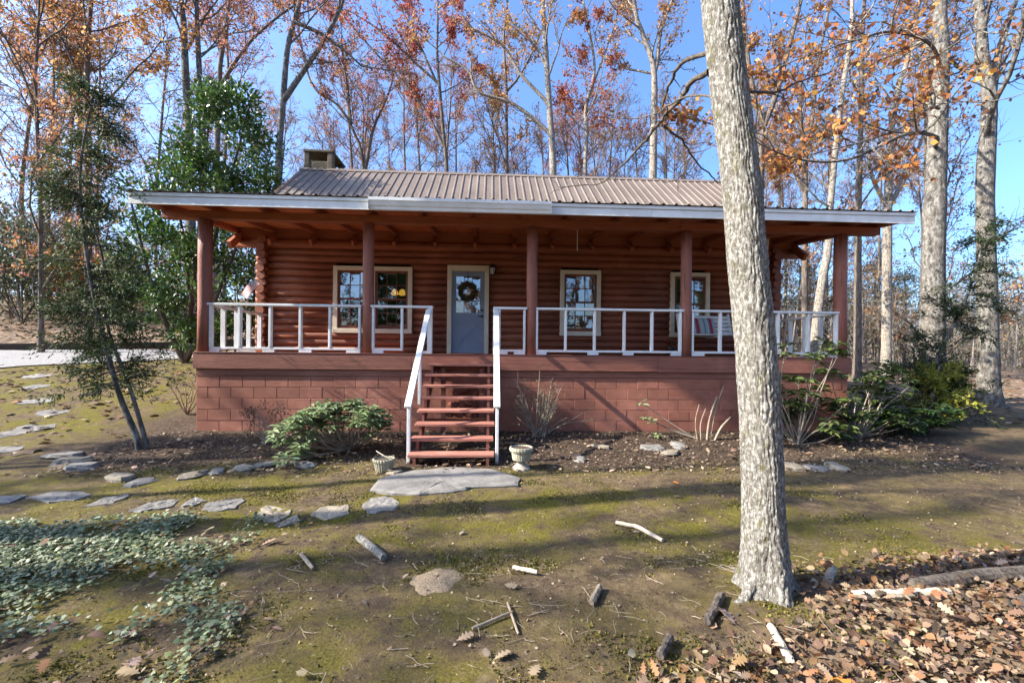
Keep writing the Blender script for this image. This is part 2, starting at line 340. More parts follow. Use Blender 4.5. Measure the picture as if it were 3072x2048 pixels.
f1 = noise(t, p, 1.7, 9, 0.68); f2 = noise(t, p, 9, 10, 0.78); f3 = noise(t, p, 60, 5, 0.7)
dirt = ramp(t, f2, [(0.3, (0.055, 0.038, 0.024)), (0.5, (0.138, 0.096, 0.058)), (0.72, (0.255, 0.18, 0.11))])
mosc = ramp(t, f3, [(0.32, (0.056, 0.053, 0.008)), (0.55, (0.152, 0.13, 0.02)), (0.75, (0.25, 0.195, 0.05))])
mf = math_(t, 'ADD', math_(t, 'MULTIPLY', f1, 0.72), math_(t, 'MULTIPLY', f2, 0.35))
mf = math_(t, 'MULTIPLY', ramp(t, mf, [(0.455, (0, 0, 0)), (0.60, (1, 1, 1))]), sp.outputs[1])
col = mixc(t, mf, dirt, mosc)
f4 = noise(t, p, 3.4, 9, 0.75); col = mixc(t, ramp(t, f4, [(0.36, (.75, .75, .75)), (0.5, (0, 0, 0))]), col, (0.062, 0.045, 0.03))
col = mixc(t, math_(t, 'MULTIPLY', ramp(t, noise(t, pos(t, (1, 1, 1)), 5.2, 9, 0.75), [(0.56, (0, 0, 0)), (0.68, (1, 1, 1))]), .6), col, (0.27, 0.195, 0.12))
mulch = ramp(t, noise(t, p, 32, 8, 0.75), [(0.36, (0.022, 0.016, 0.012)), (0.52, (0.075, 0.052, 0.036)), (0.68, (0.20, 0.145, 0.10))])
col = mixc(t, sp.outputs[0], col, mulch)
lv = t.nodes.new('ShaderNodeTexVoronoi'); lv.inputs['Scale'].default_value = 9; l.new(p, lv.inputs['Vector'])
lsep = t.nodes.new('ShaderNodeSeparateColor'); l.new(lv.outputs['Color'], lsep.inputs[0])
litc = ramp(t, lsep.outputs[0], [(0.1, (0.085, 0.055, 0.036)), (0.5, (0.22, 0.145, 0.09)), (0.9, (0.34, 0.245, 0.165))])
litc = mixc(t, 0.5, litc, ramp(t, f2, [(0.3, (0.06, 0.04, 0.028)), (0.7, (0.31, 0.225, 0.15))]))
col = mixc(t, sp.outputs[2], col, litc)
l.new(col, b.inputs['Base Color']); b.inputs['Roughness'].default_value = 0.95; b.inputs['Specular IOR Level'].default_value = 0.12
bn = bump(t, b, f3, 0.8, 0.025); bump(t, b, f2, 0.6, 0.06, bn)
o = link('ground', me, MT['ground']); tag(o, kind='structure')
# gravel driveway behind the left corner
cl = [(-60, 3.2), (-30, 4.2), (-20, 4.9), (-14, 5.9), (-10.6, 7.2), (-9.2, 8.2)]
us = np.linspace(0, 1, 80); cx = np.interp(us, np.linspace(0, 1, 6), [c[0] for c in cl]); cy = np.interp(us, np.linspace(0, 1, 6), [c[1] for c in cl])
wd = np.interp(us, [0, .55, .85, 1], [3.0, 2.6, 1.5, .8]); ws = np.linspace(-1, 1, 13)
DX = cx[:, None] + 0 * ws; DY = cy[:, None] + ws * wd[:, None]; DZ = gz(DX, DY) + .03
V = np.stack([DX, DY, DZ], -1).reshape(-1, 3); i = np.arange(12)[None]; j = np.arange(79)[:, None]; k = j * 13 + i
me = fast_mesh('driveway', V, [np.stack([k, k + 1, k + 14, k + 13], -1).reshape(-1, 4)], smooth=True)
MT['gravel'] = simple('pale_gravel', (0.34, 0.325, 0.31), (0.15, 0.145, 0.14), 26, rough=0.9, bs=0.8, bscale=40, spec=0.2, lo=.35, hi=.65)
o = link('driveway', me, 'gravel'); tag(o, kind='structure')
# timber edging on the uphill side of the drive
tm = [(-46, 6.2), (-32, 6.7), (-24, 7.2), (-18.5, 8.1), (-13.5, 9.0), (-9.2, 9.8)]
LBT = ['far left landscape timber edging the uphill side of the gravel drive', 'dark landscape timber above the drive, second from the left edge', 'dark landscape timber above the drive, behind the leaning cedar',
       'dark landscape timber above the drive, in the middle of the row', 'dark landscape timber above the drive, nearest the porch']
for q in range(5):
    a, c = tm[q], tm[q + 1]
    mb = MB().bar((a[0], a[1], g1(*a) + .12), (c[0] - .05, c[1], g1(*c) + .12), .2, .3); mb.top('landscape_timber', 'timber', LBT[q], 'timber', 'timbers edging the drive', 0.02)

# ================================================================== the log cabin
H = thing('log_cabin', 'red log cabin with full front porch and brown metal roof', 'cabin', (0, 2.4, 0))
def P_(name, mat, *boxes, par=None, bevel=0.004):
    mb = MB()
    for q in boxes: mb.box(*q)
    return mb.part(name, mat, par or H, bevel)
DL, DR, DK = -6.1, 6.29, 1.446
# foundation: mortar core, blocks one by one
core = MB().box(DL + .05, DR - .05, .0375, .24, -.25, 1.017).box(DL + .05, DL + .24, .24, 9.6, -.25, 1.1).box(DR - .24, DR - .05, .24, 9.6, -.25, 1.1)
F0 = core.part('foundation_wall', 'mortar', H)
bw, bh = 0.4064, 0.2032
bfull = BOX(.003, bw - .003, 0, .06, .003, bh - .003).mesh('block', bevel=.005); bfull.materials.append(MT['block'])
rngb = np.random.default_rng(2)
for r in range(-1, 5):
    x = DL + .034 - (bw / 2 if r % 2 else 0)
    while x < DR - .05:
        xa, xb = max(x, DL + .034), min(x + bw, DR - .034)
        if xb - xa > .05:
            if xb - xa > bw - .01: me = bfull
            else: me = BOX(.003, xb - xa - .003, 0, .06, .003, bh - .003).mesh('block', bevel=.005); me.materials.append(MT['block'])
            o = link('block', me, None, F0); o.location = (xa, .03 - 2.4 + rngb.uniform(-.003, .003), r * bh)
        x += bw
P_('sill_board', 'sill', (DL + .03, -.6, .02, .06, 1.02, 1.146)); P_('sill_board', 'sill', (-.597, DR - .03, .02, .06, 1.02, 1.146))
for a, c in ((DL, -2.2), (-2.196, 2.44), (2.444, DR)): P_('deck_edge_board', 'sill', (a, c, -.02 + .004 * (a > 2), .035, 1.147 - .012 * (a > 2), 1.44))
for q in range(15): P_('deck_plank', 'wood', (DL, DR, -.03 + q * .163, -.03 + q * .163 + .157, 1.412 + .03, DK + .004))
P_('deck_joist_frame', 'wood', (DL + .06, DR - .06, .07, 2.42, 1.2, 1.438))
# porch posts
for x in (-5.996, -3.04, .036, 3.05, 6.178):
    r0 = .117 if abs(x) > 5 else .104
    MB().tube([(x, .14, DK), (x + .004, .14, 2.3), (x - .003, .14, 3.2), (x, .14, 3.875)], np.array([r0 * 1.01, r0, r0 * .985, r0 * .98]), 20).part('porch_post', 'post', H, smooth=True)
P_('porch_beam', 'beam', (-6.72, -1.4, .06, .22, 3.876, 4.02)); P_('porch_beam', 'beam', (-1.396, 2.9, .062, .222, 3.874, 4.018)); P_('porch_beam', 'beam', (2.904, 6.93, .06, .22, 3.878, 4.022))
# porch roof framing: slope 0.10
def pz(y): return 4.105 + .0945 * (y + .5)          # underside of sheathing
RX = [-6.72, -5.86, -4.93, -3.97, -3.02, -2.07, -1.13, -.2, .71, 1.68, 2.64, 3.61, 4.55, 5.5, 6.36, 6.93]
for x in RX:
    a, c = np.array((x, -.47, pz(-.47) - .062)), np.array((x, 2.38, pz(2.38) - .062))
    MB().bar(a, c, .075, .118).part('rafter', 'beam', H, .004)
    if -6 < x < 6.2:      # tail of the steep main rafter showing below the porch rafter
        MB().bar((x, 2.42, 4.22), (x, 2.12, 3.985), .07, .15).part('rafter_tail', 'beam', H, .004)
MB().add([(-6.8, -.47, pz(-.47)), (7.0, -.47, pz(-.47)), (7.0, 2.5, pz(2.5)), (-6.8, 2.5, pz(2.5)), (-6.8, -.47, pz(-.47) + .018), (7.0, -.47, pz(-.47) + .018), (7.0, 2.5, pz(2.5) + .018), (-6.8, 2.5, pz(2.5) + .018)],
         [(0, 1, 2, 3), (7, 6, 5, 4), (0, 4, 5, 1), (1, 5, 6, 2), (2, 6, 7, 3), (3, 7, 4, 0)]).part('porch_ceiling', 'ceil', H)
for x in (-6.815, 7.015): MB().bar((x, -.5, pz(-.5) - .05), (x, 2.44, pz(2.44) - .05), .025, .15).part('rake_board', 'beam', H, .003)
# fascia, drip trim and the short gutter
for a, c in ((-6.83, -2.2), (-2.196, 2.1), (2.104, 7.03)):
    P_('fascia_board', 'white', (a, c, -.53, -.5, 3.918, 4.052))
    P_('fascia_trim', 'white', (a, c, -.548, -.5, 4.055, 4.115))
gp = [(-.552, 3.90), (-.60, 3.905), (-.612, 3.955), (-.628, 3.965), (-.655, 4.03), (-.668, 4.045), (-.668, 4.098), (-.658, 4.098), (-.652, 4.05), (-.602, 3.99), (-.59, 3.925), (-.552, 3.92)]
kg = len(gp); gx0, gx1 = -2.83, .285
MB().add([(gx0, y, z) for y, z in gp] + [(gx1, y, z) for y, z in gp], [(i_, (i_ + 1) % kg, (i_ + 1) % kg + kg, i_ + kg) for i_ in range(kg)]).part('gutter', 'white', H)
P_('gutter_back', 'white', (gx0, gx1, -.56, -.551, 3.92, 4.10))
for x in (gx0 - .003, gx1 + .003): P_('gutter_end', 'white', (x - .002, x + .002, -.665, -.552, 3.905, 4.09), bevel=0)
# metal panels
def panel_mesh(name, L, wdt, flip=1):
    prof = [(0, 0)]; nr = 4
    for q in range(nr):
        c = wdt * (q + .5) / nr; prof += [(c - .034, 0), (c - .014, .026), (c + .014, .026), (c + .034, 0)]
    prof += [(wdt, 0)]
    kx = len(prof); V = [(x, y, z + dz) for dz in (0, -.004) for y in (0, L) for x, z in prof]
    F = []
    for q in range(kx - 1): F += [(q, q + 1, kx + q + 1, kx + q), (2 * kx + q + 1, 2 * kx + q, 3 * kx + q, 3 * kx + q + 1), (q, 2 * kx + q, 2 * kx + q + 1, q + 1)]
    mb = MB().add(V, F); me = mb.mesh(name); me.materials.append(MT['roof']); return me
pw = (7.05 + 6.86) / 15; y_e, y_b, y_r, z_r = -.575, 2.42, 6.1, 7.36
z_e, z_b = pz(y_e) + .03, pz(y_b) + .03
Lp_ = math.hypot(y_b - y_e, z_b - z_e); Lm_ = math.hypot(y_r - y_b, z_r - z_b); ap, am = math.atan2(z_b - z_e, y_b - y_e), math.atan2(z_r - z_b, y_r - y_b)
pm1 = panel_mesh('roof_panel', Lp_, pw - .002); pm2 = panel_mesh('roof_panel', Lm_, pw - .002)
for q in range(15):
    o = link('porch_roof_panel', pm1, None, H); o.location = (-6.86 + q * pw, y_e - 2.4, z_e); o.rotation_euler.x = ap
    o = link('roof_panel', pm2, None, H); o.location = (-6.86 + q * pw, y_b - 2.4, z_b + .004); o.rotation_euler.x = am
    o = link('rear_roof_panel', pm2, None, H); o.location = (-6.86 + (q + 1) * pw, 2 * y_r - y_b - 2.4, z_b + .004); o.rotation_euler = (am, 0, math.pi)
MB().bar((-6.88, y_r - .1, z_r + .005 - .055), (7.07, y_r - .1, z_r - .05), .22, .012, up=(0, -math.sin(am), math.cos(am))).bar((-6.88, y_r + .1, z_r - .05), (7.07, y_r + .1, z_r - .05), .22, .012, up=(0, math.sin(am), math.cos(am))).part('ridge_cap', 'roof', H)
for x in (-6.80, 6.99):
    for sg in (-1, 1): MB().bar((x, y_r + sg * (y_r - y_b), z_b - .08), (x, y_r, z_r - .1), .03, .17).part('barge_board', 'beam', H, .003)
# gables and rear
for x in (-6.1, 6.33):
    MB().add([(x, 2.45, 4.25), (x, 9.75, 4.25), (x, 6.1, 7.22), (x + .03, 2.45, 4.25), (x + .03, 9.75, 4.25), (x + .03, 6.1, 7.22)], [(0, 1, 2), (5, 4, 3), (0, 3, 4, 1), (1, 4, 5, 2), (2, 5, 3, 0)]).part('gable_board', 'beam', H)
# windows and door: (x0, x1, z0, z1) outer trim
OP = [(-4.494, -2.635, 1.92, 3.517), (.948, 1.952, 1.912, 3.52), (3.702, 4.697, 1.912, 3.515), (-1.795, -.795, 1.446, 3.585)]
WY = 2.4
# logs of the front wall, cut at the openings
lp = 0.1658; LR = .0925; wl0, wl1 = -6.13, 6.37
def roundlog(a, c, r, n=12): 
    a, c = np.array(a, float), np.array(c, float); k_ = max(2, int(np.linalg.norm(c - a) / 1.5) + 2); q = np.linspace(0, 1, k_)[:, None]
    P = a + (c - a) * q; P[1:-1] += rng.normal(0, .003, (k_ - 2, 3)); return MB().tube(P, r, n)
for r in range(16):
    zc = 1.446 + lp * (r + .5); cuts = []
    for (a, c, z0, z1) in OP:
        if zc + LR > z0 + .06 and zc - LR < z1 - .06: cuts.append((a + .05, c - .05))
    x = wl0 - .18
    for a, c in sorted(cuts) + [(wl1 + .18, None)]:
        roundlog((x, WY + .095, zc), (a, WY + .095, zc), LR).part('log', 'log', H, smooth=True)
        x = c
    for sx in (wl0, wl1):
        roundlog((sx, WY - .13 - .04 * ((r * 7) % 3 - 1), zc + lp * .5 - .01), (sx, 9.75, zc + lp * .5), LR * 1.12).part('side_log', 'log', H, smooth=False)
    roundlog((wl0 - .18, 9.6, zc), (wl1 + .18, 9.6, zc), LR).part('rear_log', 'log', H, smooth=True)
roundlog((-6.76, WY + .05, 4.03), (7.0, WY + .05, 4.03), .118).part('plate_log', 'log', H, smooth=True)
P_('frieze_board', 'beam', (-6.76, 7.0, WY + .02, WY + .06, 4.14, 4.40))
for x in (-6.66, 6.86): MB().bar((x, 2.7, 4.43), (x, 1.98, 3.86), .09, .17).part('fly_rafter_tail', 'beam', H, .004)
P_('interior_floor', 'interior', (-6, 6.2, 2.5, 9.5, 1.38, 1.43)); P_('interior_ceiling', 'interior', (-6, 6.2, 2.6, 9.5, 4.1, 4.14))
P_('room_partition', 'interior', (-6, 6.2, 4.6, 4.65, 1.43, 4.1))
rngp = np.random.default_rng(8)
def pane(par, x0, x1, z0, z1, y):
    dy = rngp.uniform(-.0035, .0035, 2); dz = rngp.uniform(-.003, .003)
    V = [(x0, y + dy[0] + dz, z0), (x1, y + dy[1] + dz, z0), (x1, y + dy[1] - dz, z1), (x0, y + dy[0] - dz, z1)]; V += [(a, b_ + .004, c) for a, b_, c in V]
    MB().add(V, [(0, 1, 2, 3), (7, 6, 5, 4), (0, 4, 5, 1), (1, 5, 6, 2), (2, 6, 7, 3), (3, 7, 4, 0)]).part('pane', 'glass', par)
def sash_unit(par, x0, x1, z0, z1):
    zm = (z0 + z1) / 2 + .02
    for (a, c, yy) in ((zm - .02, z1, 2.41), (z0, zm + .02, 2.43)):
        fw = .05; fb = .075 if a == z0 else .04
        mb = MB().box(x0, x0 + fw, yy - .02, yy + .02, a, c).box(x1 - fw, x1, yy - .02, yy + .02, a, c).box(x0 + fw, x1 - fw, yy - .019, yy + .019, c - .045, c).box(x0 + fw, x1 - fw, yy - .019, yy + .019, a, a + fb)
        s_ = mb.part('sash', 'sash', par, .003)
        ix0, ix1, iz0, iz1 = x0 + fw, x1 - fw, a + fb, c - .045; dx = (ix1 - ix0) / 3; dz = (iz1 - iz0) / 2
        for q in (1, 2): BOX(ix0 + dx * q - .008, ix0 + dx * q + .008, yy - .012, yy - .003, iz0, iz1).part('muntin', 'sash', par)
        BOX(ix0, ix1, yy - .0125, yy - .0025, iz0 + dz - .008, iz0 + dz + .008).part('muntin', 'sash', par)
        for q in range(3):
            for w in range(2): pane(par, ix0 + q * dx + .001, ix0 + (q + 1) * dx - .001, iz0 + w * dz + .001, iz0 + (w + 1) * dz - .001, yy)
def window(x0, x1, z0, z1, units):
    tw = .1; mb = MB().box(x0, x0 + tw, 2.355, 2.56, z0 + .11, z1).box(x1 - tw, x1, 2.355, 2.56, z0 + .11, z1).box(x0 + tw, x1 - tw, 2.357, 2.56, z1 - tw, z1)
    xs = [x0 + tw]
    if units == 2: xm = (x0 + x1) / 2; mb.box(xm - .03, xm + .05, 2.359, 2.56, z0 + .11, z1 - tw)
    wn = mb.part('window', 'cream', H, .004)
    BOX(x0 - .005, x1 + .005, 2.33, 2.56, z0, z0 + .108).part('window_sill', 'cream', wn, .006)
    if units == 2: sash_unit(wn, x0 + tw + .002, xm - .032, z0 + .11, z1 - tw - .002); sash_unit(wn, xm + .052, x1 - tw - .002, z0 + .11, z1 - tw - .002)
    else: sash_unit(wn, x0 + tw + .002, x1 - tw - .002, z0 + .11, z1 - tw - .002)
    # a pair of drawn-back curtains
    for a, c in ((x0 + .05, x0 + .22), (x1 - .22, x1 - .05)):
        q = np.linspace(a, c, 15); yw = 2.66 + .02 * np.sin(np.arange(15) * 1.6)
        V = [(x, y, z) for z in (z0, z1) for x, y in zip(q, yw)]
        MB().add(V, [(i_, i_ + 1, i_ + 16, i_ + 15) for i_ in range(14)]).part('curtain', 'curtain', wn)
window(*OP[0], 2); window(*OP[1], 1); window(*OP[2], 1)
# the door
x0, x1, z0, z1 = OP[3]
dt = MB().box(x0, x0 + .105, 2.35, 2.56, z0 + .005, z1).box(x1 - .105, x1, 2.35, 2.56, z0 + .005, z1).box(x0 + .105, x1 - .105, 2.352, 2.56, z1 - .14, z1).part('door_trim', 'cream', H, .005)
dx0, dx1, dz0, dz1 = x0 + .108, x1 - .108, z0 + .01, z1 - .143
gx0_, gx1_, gz0_, gz1_ = -1.588, -1.007, 2.445, 3.325
dm = MB().box(dx0, gx0_, 2.41, 2.45, dz0, dz1).box(gx1_, dx1, 2.41, 2.45, dz0, dz1).box(gx0_, gx1_, 2.4105, 2.4495, gz1_, dz1).box(gx0_, gx1_, 2.4105, 2.4495, dz0, gz0_)
door = dm.part('door', 'door', H)
# raised cross-buck panel mouldings
cxm, czm = -1.297, 1.975
for a, c in (((-1.51, 2.263), (-1.075, 2.263)), ((-1.585, 2.18), (cxm - .05, czm + .05)), ((-1.005, 2.18), (cxm + .05, czm + .05)), ((-1.5, 1.69), (cxm, czm - .04)), ((-1.08, 1.69), (cxm, czm - .04)), ((-1.36, 2.21), (cxm, 2.13)), ((cxm, 2.13), (-1.23, 2.21)), ((-1.585, 2.18), (-1.585, 1.74)), ((-1.005, 2.18), (-1.005, 1.74))):
    deep = abs(a[0] - c[0]) > .1
    MB().bar((a[0], 2.409, a[1]), (c[0], 2.409, c[1]), .02, .03 if deep else .012, up=(0, -1, 0)).part('panel_moulding', 'black' if False else 'door', door)
for q in (1, 2):
    xx = gx0_ + (gx1_ - gx0_) * q / 3; BOX(xx - .007, xx + .007, 2.42, 2.435, gz0_, gz1_).part('muntin', 'door', door)
    zz = gz0_ + (gz1_ - gz0_) * q / 3; BOX(gx0_, gx1_, 2.421, 2.434, zz - .007, zz + .007).part('muntin', 'door', door)
for q in range(3):
    for w in range(3): pane(door, gx0_ + (gx1_ - gx0_) * q / 3 + .001, gx0_ + (gx1_ - gx0_) * (q + 1) / 3 - .001, gz0_ + (gz1_ - gz0_) * w / 3 + .001, gz0_ + (gz1_ - gz0_) * (w + 1) / 3 - .001, 2.438)
hb = MB(); hb.tube([(-.957, 2.41, 2.361), (-.957, 2.36, 2.361)], np.array([.03, .028]), 14).tube([(-.957, 2.365, 2.361), (-1.06, 2.36, 2.362)], np.array([.012, .01]), 8); hb.part('door_handle', 'black', door)
MB().tube([(-.958, 2.41, 2.509), (-.958, 2.385, 2.509)], np.array([.032, .028]), 14).part('deadbolt', 'black', door)
P_('threshold', 'sill', (x0 + .1, x1 - .1, 2.33, 2.45, DK + .005, DK + .02))
# wall lantern by the door
lx, ly, lz = -.715, 2.27, 3.345
ln = MB().lathe([(.012, .275), (.05, .25), (.075, .185), (.08, .165)], (lx, ly, lz), 8).box(lx - .04, lx + .04, 2.36, 2.41, lz + .08, lz + .26).bar((lx, 2.38, lz + .24), (lx, ly, lz + .26), .02, .02)
for q in range(6):
    a = math.pi * q / 3; ln.bar((lx + .07 * math.cos(a), ly + .07 * math.sin(a), lz + .165), (lx + .045 * math.cos(a), ly + .045 * math.sin(a), lz + .01), .012, .012)
ln.lathe([(.012, -.02), (.05, .0), (.05, .015)], (lx, ly, lz), 8); ln = ln.part('wall_lantern', 'black', H)
MB().lathe([(.042, .015), (.064, .162)], (lx, ly, lz), 8).part('lantern_glass', 'bulbglass', ln)
# chimney
cy0, cy1, cxa, cxb = 6.25, 7.4, -6.87, -5.95
ch = MB().box(cxa, cxb, cy0, cy1, .8, 7.40).box(cxa + .12, cxb - .12, cy0 + .015, cy0 + .13, 7.40, 7.69).box(cxa + .12, cxb - .12, cy1 - .13, cy1 - .015, 7.40, 7.69).box(cxa + .01, cxa + .12, cy0 + .2, cy1 - .2, 7.40, 7.55).box(cxb - .12, cxb - .01, cy0 + .2, cy1 - .2, 7.40, 7.60).part('chimney', 'chimney', H, .02)
for a in (cxa, cxb - .17):
    for c in (cy0, cy1 - .2): BOX(a, a + .17, c, c + .2, 7.402, 7.975).part('chimney_pier', 'chimney', ch, .02)
BOX(cxa - .02, cxb + .02, cy0 - .02, cy1 + .02, 7.976, 8.055).part('chimney_cap', 'chimney', ch, .012)
BOX(cxa + .3, cxb - .3, cy0 + .35, cy1 - .35, 7.40, 7.85).part('flue', 'chimney', ch, .02)
# porch railings
def railing(x0, x1, bal, feet, y0=.055, y1=.165):
    rl = MB().box(x0, x1, y0, y1, 2.302, 2.345).part('railing', 'white', H, .005)
    a, c = bal[0] - .02, bal[-1] + .02
    BOX(a, c, y0 + .02, y1 - .02, 1.502, 1.542).part('bottom_rail', 'white', rl, .004)
    for x in bal: BOX(x - .0205, x + .0205, y0 + .012, y1 - .012, 1.543, 2.301).part('baluster', 'white', rl, .004)
    for (p0, p1) in feet: BOX(p0, p1, y0 + .022, y1 - .022, DK + .004, 1.5015).part('rail_foot', 'white', rl, .003)
railing(-5.95, -3.148, [-5.86, -5.349, -4.801, -4.26, -3.725, -3.181], [(-5.88, -5.7), (-4.93, -4.72), (-4.28, -4.05), (-3.42, -3.16)])
railing(-2.99, -1.83, [-2.933, -2.405], [(-2.95, -2.74), (-2.12, -1.93)])
BOX(-1.93, -1.842, .06, .16, DK + .004, 2.3015).part('newel_post', 'white', H, .005)
railing(-.70, -.055, [-.58, -.106], [(-.6, -.42), (-.30, -.09)])
BOX(-.70, -.61, .06, .16, DK + .004, 2.3015).part('newel_post', 'white', H, .005)
railing(.115, 2.985, [.132, .683, 1.242, 1.82, 2.362, 2.921], [(.115, .32), (1.11, 1.32), (1.80, 2.0), (2.74, 2.94)])
railing(3.13, 6.1, [3.16, 3.716, 4.3, 4.88, 5.495, 6.066], [(3.14, 3.4), (4.2, 4.4), (5.3, 5.6), (5.95, 6.08)])
for sx, xs in ((-5.9, -6.0), (6.1, 6.2)):
    rl = MB().bar((sx, .2, 2.31), (xs, 2.26, 2.31), .11, .042).part('side_railing', 'white', H, .005)
    MB().bar((sx, .2, 1.522), (xs, 2.26, 1.522), .07, .04).part('bottom_rail', 'white', rl, .004)
    for q in range(4):
        f = (q + .75) / 4.3; x = sx + (xs - sx) * f; y = .2 + 2.06 * f; BOX(x - .044, x + .044, y - .0205, y + .0205, 1.543, 2.288).part('baluster', 'white', rl, .004)
# lit lamp hanging inside the left window
lt = thing('pendant_lamp', 'amber lit pendant lamp inside, seen through the left window', 'lamp', (-3.2, 3.5, 3.0))
MB().tube([(-3.2, 3.5, 3.12), (-3.2, 3.5, 4.09)], .008, 6).part('cord', 'black', lt)
for dx in (-.1, .1): MB().lathe([(.02, .1), (.07, .06), (.1, -.04), (.06, -.07)], (-3.2 + dx, 3.5, 3.05), 12).part('shade', 'amber', lt, smooth=True)

# ================================================================== porch stairs
ST = thing('porch_stairs', 'open red wooden stairs with white handrails up to the porch', 'stairs', (-1.28, -1.1, -.1))
for q in range(8):
    yf = -.275 - .25 * q; zt = 1.271 - .1733 * q; s_ = random.uniform(-.012, .012)
    BOX(-1.885 + s_, -.682 + s_, yf, yf + (.235 if q else .25), zt - .042, zt).part('tread', 'tread', ST, .006)
for x in (-1.79, -.775):
    mb = MB()
    # sawtooth stringer outline in (y,z)
    pts = []
    for q in range(8):
        yf = -.265 - .25 * q; zt = 1.271 - .1733 * q - .043
        pts += [(yf + .245, zt), (yf + .005, zt)]
    low = [(-2.02, 0.0), (-2.02, -.13), (-1.82, -.13), (-.03, 1.02)]
    poly = pts + low; kk = len(poly)
    V = [(x - .02, y, z) for y, z in poly] + [(x + .02, y, z) for y, z in poly]
    mb.add(V, [tuple(range(kk)), tuple(range(2 * kk - 1, kk - 1, -1))] + [(i_, i_ + kk, (i_ + 1) % kk + kk, (i_ + 1) % kk) for i_ in range(kk)]); mb.part('stringer', 'wood', ST)
for x in (-1.60, -.90): BOX(x - .045, x + .045, -.16, -.12, -.05, 1.2).part('support_post', 'wood', ST, .004)
BOX(-1.765, -.80, -1.02, -.98, .28, .40).part('cross_brace', 'wood', ST, .004)
for x, nm in ((-1.905, -1), (-.640, 1)):
    hr = MB().bar((x, .05, 2.262), (x - .005, -1.88, .695), .095, .04, up=(0, 0, 1)).part('handrail', 'white', ST, .006)
    BOX(x - .022, x + .022, -1.84, -1.75, -.12, .725).part('handrail_post', 'white', hr, .004)
    BOX(x - .022, x + .022, -.93, -.84, .62, 1.44).part('handrail_post', 'white', hr, .004)
def rock(c, r, seed, flat=1.0, n1=10, n2=7, amp=.28, rot=0):
    q = np.random.default_rng(seed); V = []; k1, k2, k3 = q.uniform(0, 9, 3)
    for jj in range(n2 + 1):
        th = math.pi * jj / n2
        for ii in range(n1):
            ph = 2 * math.pi * ii / n1; d = 1 + amp * (math.sin(2 * ph + k1 + th) * .5 + math.sin(3 * th + k2 + ph) * .5) + q.uniform(-amp, amp) * .45
            x, y, z = math.sin(th) * math.cos(ph) * d * r[0], math.sin(th) * math.sin(ph) * d * r[1], math.cos(th) * d * r[2]
            z = max(min(z, r[2] * flat), -r[2]); V.append((c[0] + x * math.cos(rot) - y * math.sin(rot), c[1] + x * math.sin(rot) + y * math.cos(rot), c[2] + z))
    F = [(jj * n1 + ii, jj * n1 + (ii + 1) % n1, (jj + 1) * n1 + (ii + 1) % n1, (jj + 1) * n1 + ii) for jj in range(n2) for ii in range(n1)]
    return MB().add(V, F)
RB = thing('rubble_pile', 'broken red painted masonry behind the open stair treads', 'rubble', (-1.25, -.12, 0))
for q in range(9):
    rock((-1.5 + .062 * (q % 9) + random.uniform(-.02, .02), -.05, .34 + .2 * (q % 3) + random.uniform(-.05, .05)), (.09, .06, .075), 40 + q, amp=.35).part('broken_block', 'paintrock', RB)
# ================================================================== things on and round the porch
# small flag on a stick
m, t, b, n, l = newmat('flag_cloth_red'); b.inputs['Base Color'].default_value = (0.45, 0.04, 0.045, 1); b.inputs['Roughness'].default_value = .8; MT['fred'] = m
m, t, b, n, l = newmat('flag_cloth_white'); b.inputs['Base Color'].default_value = (0.72, 0.7, 0.68, 1); b.inputs['Roughness'].default_value = .8; MT['fwhite'] = m
m, t, b, n, l = newmat('flag_cloth_blue'); b.inputs['Base Color'].default_value = (0.03, 0.05, 0.16, 1); b.inputs['Roughness'].default_value = .8; MT['fblue'] = m
FG = thing('small_flag', 'small striped flag with blue canton hanging from the log corner', 'flag', (-6.05, 2.05, 2.6))
A, Bv = np.array((-6.00, 2.06, 3.03)), np.array((-6.15, 2.05, 3.10)); Cv, Dv = np.array((-6.30, 2.02, 2.67)), np.array((-6.48, 2.04, 2.79))
nu, nv = 20, 13
def fp(u, v): 
    q = (A * (1 - v) + Bv * v) * (1 - u) + (Cv * (1 - v) + Dv * v) * u
    return q + np.array((0, .03 * math.sin(u * 7 + v * 2) * (.3 + u), .02 * math.sin(u * 5) - .05 * u * (1 - u)))
V = [fp(i_ / nu, j_ / nv) for j_ in range(nv + 1) for i_ in range(nu + 1)]; F = []; mi = []
for j_ in range(nv):
    for i_ in range(nu):
        F.append((j_ * (nu + 1) + i_, j_ * (nu + 1) + i_ + 1, (j_ + 1) * (nu + 1) + i_ + 1, (j_ + 1) * (nu + 1) + i_))
        mi.append(2 if (j_ >= 6 and i_ < 8) else (0 if j_ % 2 == 0 else 1))
me = bpy.data.meshes.new('cloth'); me.from_pydata([tuple(v - WL[FG.name]) for v in V], [], F)
for q in ('fred', 'fwhite', 'fblue'): me.materials.append(MT[q])
me.polygons.foreach_set('material_index', mi); fl = link('cloth', me, None, FG)
sb = MB()
for r in range(5):
    for q in range(4):
        c = fp((q + .6 + .4 * (r % 2)) / 12, (6.8 + r * 1.3) / 13) + np.array((0, -.004, 0)); sb.add([c + .007 * np.array((math.cos(a), 0, math.sin(a))) for a in np.linspace(0, 2 * math.pi, 6)[:-1]], [(0, 1, 2, 3, 4)])
sb.part('stars', 'fwhite', fl); MB().tube([A + (-.0, .0, -.03), Bv + (-.01, 0, .03), (-6.13, 2.2, 3.2)], .008, 6).part('flag_stick', 'stick', FG)
